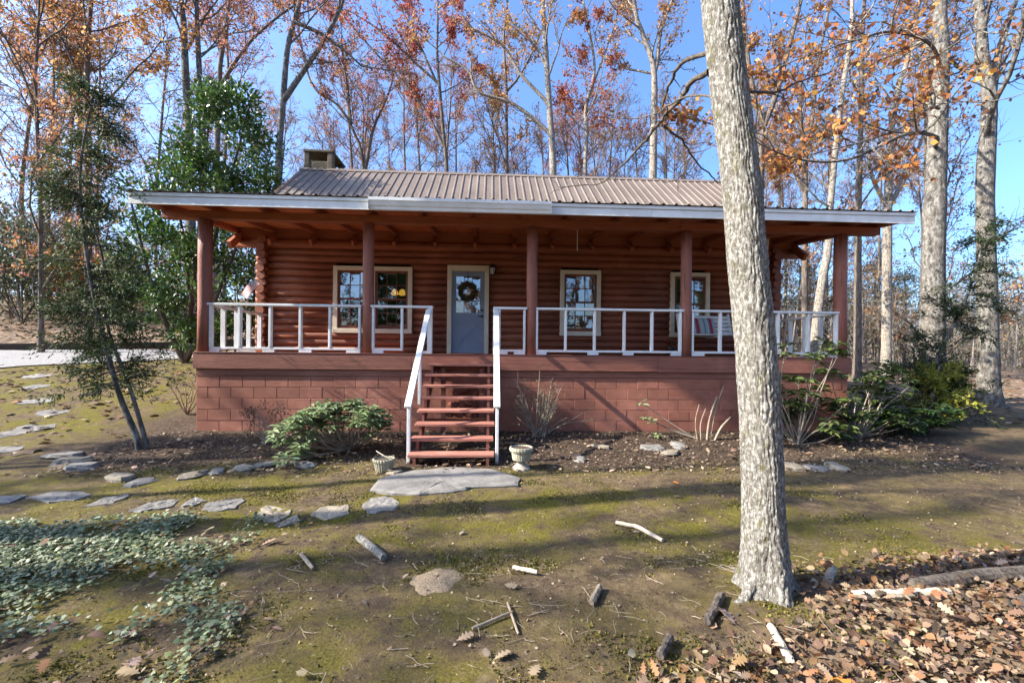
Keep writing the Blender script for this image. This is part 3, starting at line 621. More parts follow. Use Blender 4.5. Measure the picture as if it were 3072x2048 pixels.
# wreath on the door
WR = thing('door_wreath', 'round evergreen wreath hanging on the blue door', 'wreath', (-1.305, 2.37, 2.72))
wc = np.array((-1.305, 2.37, 2.965)); a = np.linspace(0, 2 * np.pi, 40); 
tb = TB(); tb.tube(np.stack([wc[0] + .165 * np.cos(a), wc[1] + 0 * a, wc[2] + .17 * np.sin(a)], 1), np.full(40, .032), 8); link('wreath_ring', tb.mesh('wreath_ring', WL[WR.name]), 'twig', WR)
nl = 900; a = rng.uniform(0, 2 * np.pi, nl); rr = rng.normal(.165, .03, nl); Pq = np.stack([wc[0] + rr * np.cos(a), wc[1] - rng.uniform(0, .05, nl), wc[2] + rr * np.sin(a)], 1)
Dq = np.stack([-np.sin(a) + .9 * rng.normal(0, .6, nl) + .5 * np.cos(a), rng.normal(-.25, .3, nl), np.cos(a) + rng.normal(0, .6, nl) + .4 * np.sin(a)], 1)
link('wreath_leaves', leaf_mesh('wreath_leaves', TL, Pq, Dq, rng.normal(0, 1, (nl, 3)) + (0, -1, 0), rng.uniform(.05, .085, nl), rng.uniform(.012, .02, nl), leafcols([(.09, .085, .03), (.13, .11, .04), (.06, .06, .025), (.14, .10, .05)], nl), WL[WR.name]), 'needle', WR)
MB().box(-1.312, -1.298, 2.395, 2.405, 3.12, 3.45).part('wreath_hanger', 'black', WR)
# porch swing with striped cushion
SW = thing('porch_swing', 'white slatted porch swing with striped cushions, half behind the oak trunk', 'swing', (4.35, 1.6, 1.86))
for q in range(5): BOX(3.72, 4.98, 1.36 + .1 * q, 1.445 + .1 * q, 1.90 + .012 * abs(2 - q), 1.922 + .012 * abs(2 - q)).part('seat_slat', 'white', SW, .004)
for x in (3.78, 4.35, 4.92): MB().bar((x, 1.34, 1.885), (x, 1.88, 1.885), .04, .04).part('seat_rail', 'white', SW, .004)
for q in range(5): MB().bar((3.72, 1.86 + .035 * q, 1.99 + .095 * q), (4.98, 1.86 + .035 * q, 1.99 + .095 * q), .02, .075).part('back_slat', 'white', SW, .004)
for x in (3.72, 4.98):
    MB().bar((x, 1.88, 1.88), (x, 2.05, 2.46), .04, .05).part('back_upright', 'white', SW, .004)
    MB().bar((x, 1.34, 2.17), (x, 1.96, 2.17), .08, .03).part('armrest', 'white', SW, .004)
    MB().bar((x, 1.40, 1.88), (x, 1.40, 2.16), .045, .045, up=(0, 1, 0)).part('arm_post', 'white', SW, .004)
    tb = TB()
    for y0_ in (1.4, 1.92):
        for q in range(36):
            f = q / 36; c = np.array((x, y0_ + (1.66 - y0_) * f, 2.18 + (4.2 - 2.18) * f)); a = np.linspace(0, 2 * np.pi, 9); ax = np.array((1, 0, 0)) if q % 2 else np.array((0, 1, 0))
            tb.tube(c + np.outer(np.cos(a) * .012, ax) + np.outer(np.sin(a) * .034, (0, 0, 1)), np.full(9, .004), 4)
    link('chain', tb.mesh('chain', WL[SW.name]), 'chain', SW)
m, t, b, n, l = newmat('striped_cushion'); MT['stripe'] = m
wv = t.nodes.new('ShaderNodeMath'); wv.operation = 'FRACT'; sx = t.nodes.new('ShaderNodeSeparateXYZ'); l.new(pos(t, (3.1, 1, 1)), sx.inputs[0]); l.new(sx.outputs[0], wv.inputs[0])
r_ = ramp(t, wv.outputs[0], [(0, (.30, .36, .36)), (.13, (.10, .13, .16)), (.2, (.26, .36, .38)), (.36, (.45, .45, .38)), (.45, (.12, .2, .24)), (.55, (.36, .02, .035)), (.76, (.24, .34, .36)), (.88, (.42, .42, .35))])
r_.node.color_ramp.interpolation = 'CONSTANT'; l.new(r_, b.inputs['Base Color']); b.inputs['Roughness'].default_value = .9
def cushion(x0, x1, yb, zb, tilt, hgt, nm):
    V = []; F = []; n1, n2 = 14, 10
    for s_ in (0, 1):
        for j_ in range(n2 + 1):
            for i_ in range(n1 + 1):
                u, v = i_ / n1, j_ / n2; puff = .065 * (max(0, 1 - abs(2 * u - 1) ** 4) * max(0, 1 - abs(2 * v - 1) ** 4)) ** .5
                V.append((x0 + (x1 - x0) * u, yb + tilt * v - (puff if s_ == 0 else -puff), zb + hgt * v))
    o1 = (n1 + 1) * (n2 + 1)
    for s_ in (0, 1):
        for j_ in range(n2):
            for i_ in range(n1): q = s_ * o1 + j_ * (n1 + 1) + i_; F.append((q, q + 1, q + n1 + 2, q + n1 + 1))
    return MB().add(V, F).top(nm, 'stripe', 'teal grey and red striped cushion leaning on the porch swing', 'cushion', smooth=True)
cushion(3.86, 4.52, 1.72, 1.945, .16, .40, 'striped_cushion')
# white cloth hanging at the end of the porch
V = []; n1, n2 = 18, 12
for j_ in range(n2 + 1):
    for i_ in range(n1 + 1):
        u, v = i_ / n1, j_ / n2; wd_ = .55 - .22 * v; V.append((5.98 - .08 * v - wd_ * (1 - u), 2.0 + .035 * math.sin(u * 13) * (1 - .4 * v), 4.30 - .75 * v))
mb = MB().add(V, [(j_ * (n1 + 1) + i_, j_ * (n1 + 1) + i_ + 1, (j_ + 1) * (n1 + 1) + i_ + 1, (j_ + 1) * (n1 + 1) + i_) for j_ in range(n2) for i_ in range(n1)])
o = mb.top('hanging_cloth', 'cream', 'pale tapering cloth hung under the porch roof right of the oak', 'cloth', smooth=True); sm = o.modifiers.new('thick', 'SOLIDIFY'); sm.thickness = .006
# thin white rod under the beam
MB().tube([(1.076, 1.0, 4.2), (1.078, 1.0, 3.66)], .008, 6).top('hanging_rod', 'white', 'thin white rod hanging from the porch ceiling above the single window', 'rod')
# red flower pot by the wall
FP = thing('flower_pot', 'dark pot of red flowers on the porch floor below the far window', 'flower pot', (3.62, 2.1, DK + .005))
MB().lathe([(.07, 0), (.095, .17), (.105, .175), (.105, .2), (.09, .2)], (3.62, 2.1, DK + .005), 16).part('pot', 'black', FP, smooth=False)
nl = 60; Pq = np.array((3.62, 2.1, DK + .2)) + rng.normal(0, 1, (nl, 3)) * (.07, .07, .06) + (0, 0, .1)
link('blooms', leaf_mesh('blooms', TL, Pq, rng.normal(0, 1, (nl, 3)), rng.normal(0, 1, (nl, 3)), rng.uniform(.04, .07, nl), rng.uniform(.03, .05, nl), leafcols([(.35, .015, .03), (.25, .01, .03), (.03, .06, .02), (.05, .08, .03)], nl), WL[FP.name]), 'leaf', FP)
# planters either side of the stairs
zb = g1(-2.15, -2.23) - .01
PL = thing('planter_bowl', 'fluted grey-green planter bowl on the ground left of the stairs', 'planter', (-2.15, -2.23, zb))
MB().lathe([(.085, 0), (.105, .02), (.128, .13), (.138, .14), (.143, .155), (.143, .178), (.132, .182), (.127, .16)], (-2.15, -2.23, zb), 48, .028, 24).part('bowl', 'pot', PL, smooth=False)
MB().lathe([(.001, .157), (.126, .157), (.126, .161), (.001, .165)], (-2.15, -2.23, zb), 24).part('soil', 'potsoil', PL)
MB().tube([(-2.26, -2.2, zb + .27), (-2.15, -2.25, zb + .22), (-2.04, -2.27, zb + .17)], np.array([.006, .008, .006]), 6).part('twig', 'palestick', PL)
zb = g1(-.31, -2.1) - .01
PR = thing('planter_urn', 'round planter on a pale cone pedestal right of the stairs', 'planter', (-.31, -2.12, zb))
MB().lathe([(.13, 0), (.125, .02), (.085, .055), (.05, .10), (.045, .12), (.06, .125)], (-.31, -2.12, zb), 32).part('pedestal', 'pedestal', PR)
MB().lathe([(.085, .122), (.12, .135), (.135, .24), (.155, .25), (.165, .275), (.16, .305), (.145, .31), (.138, .29)], (-.31, -2.12, zb), 48, .012, 24).part('bowl', 'pot', PR)
MB().lathe([(.001, .285), (.137, .285), (.137, .29), (.001, .295)], (-.31, -2.12, zb), 24).part('soil', 'potsoil', PR)

# ================================================================== stones, sticks
def slab(name, poly, th, mat, label, seed, group=None, dz=0.0, cat='stone'):
    q = np.random.default_rng(seed); poly = np.array(poly); c = poly.mean(0); P2 = []
    for i_ in range(len(poly)):
        a_, b_ = poly[i_], poly[(i_ + 1) % len(poly)]
        for f in (0, .35, .7): P2.append(a_ + (b_ - a_) * f + (q.normal(0, .012, 2) if f else 0))
    P2 = np.array(P2); k_ = len(P2); zc = g1(*c); zz = np.array([g1(*p_) for p_ in P2]); zz = zc + (zz - zc) * .8
    rings = [(1.0, -th - .05), (1.0, th * .55), (.95, th * .95), (.62, th * 1.05), (.3, th * 1.0)]
    V = []
    for s_, h in rings: V += [(c[0] + (p_[0] - c[0]) * s_, c[1] + (p_[1] - c[1]) * s_, zc + (z_ - zc) * s_ + h + dz + q.normal(0, .004)) for p_, z_ in zip(P2, zz)]
    V.append((c[0], c[1], zc + th + dz)); F = []
    for r in range(len(rings) - 1): F += [(r * k_ + i_, r * k_ + (i_ + 1) % k_, (r + 1) * k_ + (i_ + 1) % k_, (r + 1) * k_ + i_) for i_ in range(k_)]
    top = (len(rings) - 1) * k_; F += [(top + i_, top + (i_ + 1) % k_, top + k_) for i_ in range(k_)]
    return MB().add(V, F).top(name, mat, label, cat, group)
GP = 'stepping stones of the yard path'
ST_ = [([(-2.07, -3.47), (-2.05, -3.24), (-1.84, -3.21), (-1.69, -3.41), (-1.72, -3.64), (-1.95, -3.68)], 'stone', 'grey stepping stone nearest the slab at the stair foot'),
 ([(-2.5, -3.7), (-2.49, -3.5), (-2.22, -3.42), (-2.13, -3.68), (-2.29, -3.84)], 'tanstone', 'second stepping stone out from the stair slab'),
 ([(-2.7, -3.99), (-2.63, -3.68), (-2.52, -3.85), (-2.63, -4.01)], 'tanstone', 'small triangular stepping stone beside a bigger tan one'),
 ([(-3.04, -3.71), (-3.06, -3.42), (-2.77, -3.57), (-2.7, -3.7), (-2.73, -3.88), (-2.85, -3.88)], 'tanstone', 'tan angular stepping stone edged with moss, mid path'),
 ([(-3.63, -3.55), (-3.71, -3.33), (-3.42, -3.2), (-3.34, -3.3), (-3.33, -3.5), (-3.47, -3.58)], 'stone', 'long grey stepping stone left of the tan angular one'),
 ([(-3.92, -3.42), (-3.96, -3.15), (-3.75, -3.28), (-3.8, -3.42)], 'stone', 'small pointed grey stepping stone between two long ones'),
 ([(-4.32, -3.57), (-4.32, -3.32), (-4.19, -3.23), (-4.06, -3.23), (-4.01, -3.44), (-4.18, -3.6)], 'stone', 'long dark stepping stone above the ivy patch'),
 ([(-4.87, -3.44), (-4.92, -3.14), (-4.76, -3.02), (-4.68, -3.1), (-4.67, -3.33)], 'stone', 'shaded stepping stone, third from the left picture edge in the front row'),
 ([(-5.75, -3.12), (-5.64, -2.94), (-5.32, -2.94), (-5.15, -3.01), (-5.14, -3.23), (-5.34, -3.29)], 'stone', 'wide shaded stepping stone, second from the left picture edge in the front row'),
 ([(-6.2, -3.11), (-5.88, -3.02), (-5.78, -3.07), (-5.74, -3.28), (-5.9, -3.34)], 'stone', 'stepping stone cut by the left picture edge, front row')]
for q, (pl, mt, lb) in enumerate(ST_): slab('stepping_stone', pl, .012, mt, lb, 60 + q, GP)
for q, (x, y, lb) in enumerate([(-8.2, -1.1, 'nearest stepping stone of the path climbing left of the cedar'), (-9.1, -.2, 'second stepping stone of the path climbing left of the cedar'), (-9.4, .9, 'third stepping stone of the path climbing toward the drive'),
        (-10.3, 1.5, 'dark stepping stone halfway up the path toward the drive'), (-11.2, 2.4, 'pale stepping stone near the mossy bank below the drive'), (-12.0, 3.2, 'last stepping stone before the gravel drive'), (-9.0, .2, 'stepping stone half hidden behind the cedar foliage')]):
    a = np.linspace(0, 2 * np.pi, 7)[:-1]; qq = np.random.default_rng(90 + q); rr = qq.uniform(.75, 1.15, 6)
    slab('stepping_stone', np.stack([x + .34 * rr * np.cos(a), y + .24 * rr * np.sin(a)], 1) * 1.0, .008, 'stone', lb, 80 + q, GP)
slab('stone_slab', [(-2.12, -3.0), (-2.12, -2.62), (-1.75, -2.28), (-1.25, -2.09), (-0.71, -2.21), (-0.35, -2.56), (-0.4, -2.87), (-0.97, -2.96), (-1.16, -3.11), (-1.54, -3.18), (-1.84, -3.13)], .03, 'stone', 'broad flat stone slab at the foot of the stairs', 33, cat='slab')
E_ = [((-6.96, -1.4), .2, 'tan fieldstone at the far left end of the bed edging'), ((-6.55, -1.75), .2, 'stacked pale fieldstone in the left bed edging, below the cedar'), ((-6.16, -2.02), .19, 'grey fieldstone lying right of the stacked ones below the cedar'), ((-5.31, -2.44), .17, 'dark fieldstone in the shaded bed edge, left part'),
 ((-4.95, -2.62), .13, 'small grey fieldstone in the bed edge above the wide stepping stone'), ((-4.53, -2.36), .15, 'white-topped fieldstone in the shaded bed edge'), ((-4.32, -2.2), .12, 'low fieldstone just right of the white-topped one'), ((-4.1, -2.02), .14, 'fieldstone in the bed edge left of the rhododendron'),
 ((-3.9, -1.84), .13, 'fieldstone in the bed edge next to the rhododendron'), ((-3.62, -1.74), .15, 'fieldstone under the rhododendron leaves, left'), ((-3.35, -1.85), .15, 'fieldstone under the rhododendron leaves, right'), ((-1.98, -2.32), .1, 'mossy stone at the left foot of the stairs'),
 ((.58, -1.69), .12, 'dark fieldstone in the bed right of the urn planter'), ((1.06, -1.12), .13, 'flat fieldstone in the bed below the sunny wall patch'), ((1.9, -1.12), .16, 'left fieldstone of the pile in front of the block wall'), ((2.1, -1.38), .15, 'front fieldstone of the pile in front of the block wall'), ((2.38, -1.03), .16, 'right fieldstone of the pile in front of the block wall'),
 ((3.5, -2.1), .17, 'flat fieldstone just right of the oak trunk'), ((3.86, -2.2), .16, 'middle fieldstone of the row right of the oak trunk'), ((4.2, -2.12), .16, 'right fieldstone of the row right of the oak trunk')]
for q, ((x, y), r, lb) in enumerate(E_):
    rock((x, y, g1(x, y) + r * .02), (r * 1.2, r * .85, r * .40), 200 + q, .75, rot=q * .9).top('fieldstone', 'tanstone' if q % 2 else 'stone', lb, 'stone', 'stones edging the bed')
def stick(name, pts, r, mat, label, n=9, seed=0, cat='stick', grp=None):
    q = np.random.default_rng(seed); pts = np.array(pts, float); u = np.linspace(0, len(pts) - 1, 10 if len(pts) < 5 else 16); P = np.stack([np.interp(u, range(len(pts)), pts[:, i_]) for i_ in (0, 1)], 1)
    P += q.normal(0, r * .12, P.shape); z = np.array([g1(*p_) for p_ in P]); z = z.mean() * .5 + z * .5 + r * .75 + .012
    P3 = np.concatenate([P, z[:, None]], 1); R = r * q.uniform(.93, 1.07, len(P)); R[0] *= .92; R[-1] *= .85
    return MB().tube(P3, R, n).top(name, mat, label, cat, grp)
stick('fallen_branch', [(-1.84, -4.35), (-1.54, -4.70)], .03, 'bark_main', 'thick lichen-covered branch piece lying on the moss', 12, 1, 'branch')
stick('fallen_stick', [(-2.19, -4.63), (-2.01, -4.85)], .014, 'stick', 'thin brown stick on the moss left of the lichen branch', 7, 2)
stick('fallen_stick', [(.44, -4.02), (.62, -4.13), (.73, -4.42)], .018, 'palestick', 'long curved pale stick on the moss left of the oak', 8, 3)
stick('fallen_stick', [(-.57, -4.85), (-.4, -4.93)], .015, 'palestick', 'short whitish stick in the middle of the bare yard', 7, 4)
stick('bark_chunk', [(0, -5.15), (-.1, -5.33)], .022, 'stick', 'grey bark chunk in the dark soil left of the oak', 7, 5)
stick('log_chunk', [(.72, -5.37), (.50, -5.61)], .027, 'bark_mid', 'short brown log chunk at the left foot of the oak', 9, 6, 'log')
stick('log_chunk', [(.25, -5.69), (.14, -5.83)], .024, 'bark_mid', 'mossy grey log chunk low in the picture, left of the oak', 9, 7, 'log')
stick('fallen_log', [(2.0, -5.36), (2.75, -5.22), (3.5, -5.2)], .05, 'bark_mid', 'long curved log in the leaves at the right edge', 10, 8, 'log')
stick('fallen_log', [(1.5, -5.47), (2.15, -5.45)], .028, 'palestick', 'straight pale log in the leaves right of the oak', 9, 9, 'log')
stick('bark_slab', [(1.66, -5.12), (1.45, -5.32)], .03, 'stick', 'upright slab of bark among the leaves beside the oak', 7, 10, 'bark')
stick('fallen_stick', [(.84, -5.66), (.77, -5.93)], .02, 'palestick', 'white stick below the oak root', 8, 11)
stick('fallen_stick', [(-.84, -5.55), (-.6, -5.4)], .008, 'stick', 'dark forked twig on the bare soil, long arm', 6, 12)
stick('fallen_stick', [(-.63, -5.30), (-.58, -5.6)], .007, 'stick', 'thin straight twig crossing the bare soil', 6, 13)
stick('fallen_log', [(2.4, -5.6), (3.1, -5.35)], .035, 'bark_mid', 'dark log half buried in the leaves at lower right', 9, 14, 'log')
V = []; q = np.random.default_rng(5); k1 = 20
for j_ in range(9):
    for i_ in range(k1):
        a = 2 * math.pi * i_ / k1; rr = j_ / 8 * (1 + .14 * math.sin(2 * a + 1) + .08 * math.sin(5 * a)); x, y = -1.11 + .17 * rr * math.cos(a), -4.97 + .24 * rr * math.sin(a)
        V.append((x, y, g1(x, y) - .012 + .042 * (1 - (j_ / 8) ** 2) + q.normal(0, .004)))
MB().add(V, [(j_ * k1 + i_, j_ * k1 + (i_ + 1) % k1, (j_ + 1) * k1 + (i_ + 1) % k1, (j_ + 1) * k1 + i_) for j_ in range(8) for i_ in range(k1)]).top('soil_mound', simple('sandy_mound_soil', (.38, .29, .19), (.24, .175, .11), 40, rough=.95, bs=.9, bscale=90, spec=.1), 'sandy little soil mound in the middle of the yard', 'mound', smooth=True)
# ================================================================== plants
def norm(v): return v / (np.linalg.norm(v) + 1e-9)
def curve(start, d, L, ns, wig, up, r):
    P = [np.array(start, float)]; d = norm(np.array(d, float))
    for i_ in range(ns):
        d = norm(d + r.normal(0, wig, 3) + np.array((0, 0, up))); P.append(P[-1] + d * L / ns)
    return np.array(P)
def spawn(P, f, ang, r, az=None):
    """point and direction of a side shoot at fraction f of polyline P"""
    u = f * (len(P) - 1); i_ = min(int(u), len(P) - 2); q = P[i_] + (P[i_ + 1] - P[i_]) * (u - i_); T = norm(P[i_ + 1] - P[i_])
    s_ = norm(np.cross(T, r.normal(0, 1, 3))); return q, norm(T * math.cos(ang) + s_ * math.sin(ang)), u
def smooth_path(pts, n):
    pts = np.array(pts, float); u = np.linspace(0, len(pts) - 1, n); out = []
    for q in u:
        i_ = min(int(q), len(pts) - 2); f = q - i_; p0, p1, p2, p3 = pts[max(i_ - 1, 0)], pts[i_], pts[i_ + 1], pts[min(i_ + 2, len(pts) - 1)]
        out.append(.5 * (2 * p1 + (p2 - p0) * f + (2 * p0 - 5 * p1 + 4 * p2 - p3) * f * f + (3 * p1 - p0 - 3 * p2 + p3) * f ** 3))
    return np.array(out)
ORANGE = [(.46, .22, .075), (.38, .165, .06), (.50, .27, .09), (.30, .13, .06), (.54, .33, .11)]
RED = [(.48, .10, .085), (.40, .10, .08), (.52, .17, .10), (.33, .09, .075), (.46, .2, .09)]
BROWN = [(.28, .125, .065), (.2, .09, .055), (.36, .18, .075), (.15, .075, .05), (.42, .2, .065)]
PINKISH = [(.45, .19, .13), (.38, .15, .11), (.52, .26, .15), (.28, .11, .09)]
YELLOW = [(.5, .30, .05), (.45, .22, .05), (.40, .17, .05), (.22, .2, .05)]
def tree(name, label, trunk, r0, limbs=(), bark='bark_mid', H_=22, pal=ORANGE, seed=0, nauto=10, f0=.45, leaves=3.0, lsize=.13, llen=3.6, group=None, flare=1.35, l2=8, l3=8, cat='tree', rtop=.25, twig_sides=3, base=True):
    r = np.random.default_rng(seed); tb = TB(); A_ = []
    tr = [np.array(q, float) for q in trunk]
    if base:      # run the trunk down into the ground
        d = tr[0] - tr[1] if len(tr) > 1 else np.array((0, 0, -1.)); d = d / abs(d[2]) * .35 + np.array((0, 0, -.65)); d[2] = -1
        gx_, gy_ = tr[0][0] + d[0] * (tr[0][2] - 1), tr[0][1]; zg = g1(gx_, gy_)
        tr = [np.array((gx_, gy_, zg - .25)), np.array((gx_, gy_, zg + .5))] + [q for q in tr if q[2] > zg + 1.2]
    d = norm(tr[-1] - tr[-2]); d = norm(d + np.array((0, 0, .6)))
    while tr[-1][2] < H_ - .5: tr.append(tr[-1] + d * min(3.5, H_ - tr[-1][2] + .6) + r.normal(0, .12, 3) * (1, 1, 0))
    TP = smooth_path(tr, max(14, len(tr) * 5)); hh = np.linspace(0, 1, len(TP)); TR = r0 * (1 - (1 - rtop) * hh ** 1.1); TR = TR * (1 + (flare - 1) * np.exp(-np.maximum(TP[:, 2] - TP[0, 2] - .25, 0) * 2.2)) * (1 + r.normal(0, .02, len(TP)))
    tb.tube(TP, TR, 12)
    L1 = []
    for (pts, lr) in limbs:
        q = smooth_path(pts, len(pts) * 4); L1.append((q, np.linspace(lr, lr * .35, len(q)), 7))
        e = curve(q[-1], q[-1] - q[-2], 2.0, 5, .15, .05, r); L1.append((e, np.linspace(lr * .35, .012, 6), 5))
    for i_ in range(nauto):
        f = f0 + (1 - f0) * (i_ + r.random()) / nauto; q, dd_, u = spawn(TP, min(f, .99), rad(r.uniform(35, 65)), r)
        L = llen * (1.15 - .6 * f) * r.uniform(.7, 1.3); rr = max(.03, np.interp(u, range(len(TR)), TR) * r.uniform(.3, .5))
        P = curve(q, dd_, L, 8, .13, .10, r); L1.append((P, np.linspace(rr, .016, 9), 6))
    for P, R, ns in L1: tb.tube(P, R, ns)
    for P, R, ns in L1:
        ln_ = np.linalg.norm(np.diff(P, axis=0), axis=1).sum()
        for i_ in range(max(2, int(l2 * min(1.6, ln_ / 3.2)))):
            f = r.uniform(.18, 1.0); q, dd_, u = spawn(P, min(f, .995), rad(r.uniform(25, 65)), r); L = min(2.4, ln_ * .5) * r.uniform(.45, 1.1) * (1.15 - .5 * f)
            P2 = curve(q, dd_, L, 5, .2, .06, r); rr = min(.03, np.interp(u, range(len(R)), R) * .5 + .004); tb.tube(P2, np.linspace(rr, .007, 6), 4)
            dens = .95 * leaves * r.choice([.15, .5, 1, 1.6, 2.4])
            for k_ in range(l3):
                q, dd_, u = spawn(P2, r.uniform(.2, .99), rad(r.uniform(20, 60)), r); P3 = curve(q, dd_, L * r.uniform(.3, .65), 3, .25, .03, r); tb.tube(P3, np.linspace(.0085, .004, 4), twig_sides)
                m_ = r.poisson(dens)
                if m_: ff = r.random(m_); A_.append(np.stack([np.interp(ff * 3, range(4), P3[:, c]) for c in range(3)], 1) + r.normal(0, .09, (m_, 3)))
    loc = TP[0].copy(); loc[2] += .2
    T = thing(name, label, cat, tuple(loc), group)
    link('trunk', tb.mesh('trunk', loc), bark, T)
    if A_:
        A_ = np.concatenate(A_); n_ = len(A_); L = r.uniform(.6, 1.25, n_) * lsize * .88
        link('crown', leaf_mesh('crown', TQ, A_, r.normal(0, 1, (n_, 3)) + (0, 0, -.6), r.normal(0, 1, (n_, 3)), L, L * .75, leafcols(pal, n_, .3, r), loc), 'leaf', T)
    return T
def pl(Y, *xz): return [(x, Y, z) for x, z in xz]
# --- the oak in front, with real bark relief
def big_oak():
    r = np.random.default_rng(4); T = thing('oak_tree', 'leaning lichen-covered oak trunk in the right foreground', 'tree', (1.05, -5.3, -.05))
    ctr = smooth_path([(1.07, -5.30, -.35), (1.055, -5.30, -.05), (1.02, -5.32, .41), (.99, -5.33, .96), (.95, -5.33, 1.52), (.89, -5.33, 2.07), (.84, -5.33, 2.62), (.76, -5.33, 3.18), (.69, -5.33, 3.75), (.55, -5.3, 5.2), (.5, -5.2, 7.5), (.6, -5.0, 10), (.7, -5.0, 13)], 700)
    n_ = 144; th = np.arange(n_) * 2 * np.pi / n_; zz = ctr[:, 2]; R0 = .125 - .005 * np.clip(zz, 0, 13) + .075 * np.exp(-np.maximum(zz + .10, 0) / .15)
    s_ = np.cumsum(np.r_[0, np.linalg.norm(np.diff(ctr, axis=0), axis=1)])
    TH, SS = np.meshgrid(th, s_); circ = TH / (2 * np.pi) * 34
    def per(fx, fy, o): 
        a = fbm(TH / (2 * np.pi) * fx + 40, SS * fy, o); b_ = fbm((TH / (2 * np.pi) - 1) * fx + 40, SS * fy, o); w = TH / (2 * np.pi); return a * (1 - w) + b_ * w
    warp = (per(9, 4, 5) - .45) * 2.6
    rid = np.abs(((circ + warp * 2.5) % 1) - .5) * 2; rid = np.minimum(rid * 1.6, 1)
    flut = .16 * np.cos(TH * 5 + 1) * np.exp(-np.maximum(SS - .3, 0) / .25)[:, :]
    Rr = R0[:, None] * (1 + flut) + .011 * (rid - .7) * (.1 + 1.2 * per(20, 9, 3)) + .009 * (per(12, 7, 3) - .45) + .013 * (per(70, 48, 2) - .4)
    V = ctr[:, None] + Rr[..., None] * np.stack([np.cos(TH), np.sin(TH), 0 * TH], -1)
    i_ = np.arange(n_)[None]; k = np.arange(len(ctr) - 1)[:, None] * n_; F = np.stack([k + i_, k + (i_ + 1) % n_, k + n_ + (i_ + 1) % n_, k + n_ + i_], -1).reshape(-1, 4)
    link('trunk', fast_mesh('trunk', V.reshape(-1, 3) - WL[T.name], [F], smooth=True), 'bark_main', T)
    for pts, ra in (([(1.12, -5.3, .1), (1.26, -5.33, -.06), (1.40, -5.36, -.15)], .042), ([(.96, -5.34, .1), (.84, -5.40, -.06), (.72, -5.42, -.16)], .04), ([(1.04, -5.22, .1), (1.02, -5.05, -.05), (.95, -4.85, -.14)], .034)):
        P0 = smooth_path(pts, 12); P0[3:, 2] = np.maximum(P0[3:, 2], gz(P0[3:, 0], P0[3:, 1]) - ra * .35 * np.linspace(0, 2.2, 9)); q = TB(); q.tube(P0, ra * np.linspace(1, .45, 12) * (1 + r.normal(0, .06, 12)), 12); link('root', q.mesh('root', WL[T.name]), 'bark_main', T)
    tb = TB(); A_ = []
    # low drooping limb in front of the roof (left), stub and right twig
    LM = [([(.64, -5.3, 3.30), (.59, -5.15, 3.32), (.57, -5.0, 3.28), (.55, -4.9, 3.27), (.5, -4.7, 3.21), (.44, -4.5, 3.16), (.34, -4.3, 3.08), (.22, -4.1, 3.04), (-.08, -3.95, 3.06)], .020, .004, 14),
          ([(.54, -4.8, 3.22), (.7, -4.7, 3.19), (.83, -4.6, 3.16), (.89, -4.55, 3.11), (1.2, -4.3, 3.04), (1.3, -4.2, 3.04)], .011, .004, 8),
          ([(.89, -4.55, 3.1), (.82, -4.5, 3.02), (.83, -4.45, 2.88)], .006, .002, 3), ([(.66, -5.33, 3.42), (.57, -5.1, 3.5), (.56, -4.9, 3.49), (.58, -4.7, 3.42)], .017, .008, 3),
          ([(.68, -5.3, 3.14), (.57, -5.1, 3.26), (.49, -4.9, 3.26), (.37, -4.7, 3.32), (.18, -4.5, 3.41)], .008, .003, 9), ([(.86, -5.3, 3.18), (1.14, -5.2, 3.25), (1.42, -5.1, 3.4), (1.72, -5.0, 3.55)], .010, .004, 8)]
    for pts, ra, rb, nt_ in LM:
        tb = TB(); P0 = smooth_path(pts, len(pts) * 4); P0[2:-1] += r.normal(0, .006, P0[2:-1].shape); tb.tube(P0, np.linspace(ra, rb, len(P0)), 7)
        for i_ in range(nt_):
            q, d_, u = spawn(P0, r.uniform(.25, .99), rad(r.uniform(30, 75)), r); P = curve(q, d_ * (1, .5, 1), r.uniform(.08, .34), 6, .28, .0, r); tb.tube(P, np.linspace(.0045, .0016, 7), 4)
            q2, d2, _ = spawn(P, r.uniform(.3, .95), rad(45), r); tb.tube(curve(q2, d2, .1, 3, .2, 0, r), np.linspace(.0025, .0012, 4), 3)
        link('branch', tb.mesh('branch', WL[T.name]), 'bark_mid', T)
    tb = TB()
    for i_ in range(10):
        f = .87 + .12 * i_ / 10; c = ctr[int(f * 690)]; a = r.uniform(0, 6.28); P = curve(c, (math.cos(a), math.sin(a), .5), r.uniform(2, 3.6), 8, .12, .06, r); tb.tube(P, np.linspace(.05, .012, 9), 6)
        for k_ in range(7):
            q, d_, u = spawn(P, r.uniform(.25, .98), rad(45), r); P2 = curve(q, d_, r.uniform(.6, 1.5), 5, .2, .03, r); tb.tube(P2, np.linspace(.014, .005, 6), 4)
            for j_ in range(4): 
                q, d_, u = spawn(P2, r.uniform(.3, .98), rad(40), r); P3 = curve(q, d_, .4, 3, .2, 0, r); tb.tube(P3, np.linspace(.006, .003, 4), 3); A_.append(P3[1:] + r.normal(0, .08, (3, 3)))
    link('limbs', tb.mesh('limbs', WL[T.name]), 'bark_mid', T)
    A_ = np.concatenate(A_); n_ = len(A_); L = r.uniform(.09, .15, n_)
    link('crown', leaf_mesh('crown', TL, A_, r.normal(0, 1, (n_, 3)), r.normal(0, 1, (n_, 3)), L, L * .6, leafcols(YELLOW + BROWN, n_), WL[T.name]), 'leaf', T)
big_oak()
BG = 'hardwoods round the cabin'
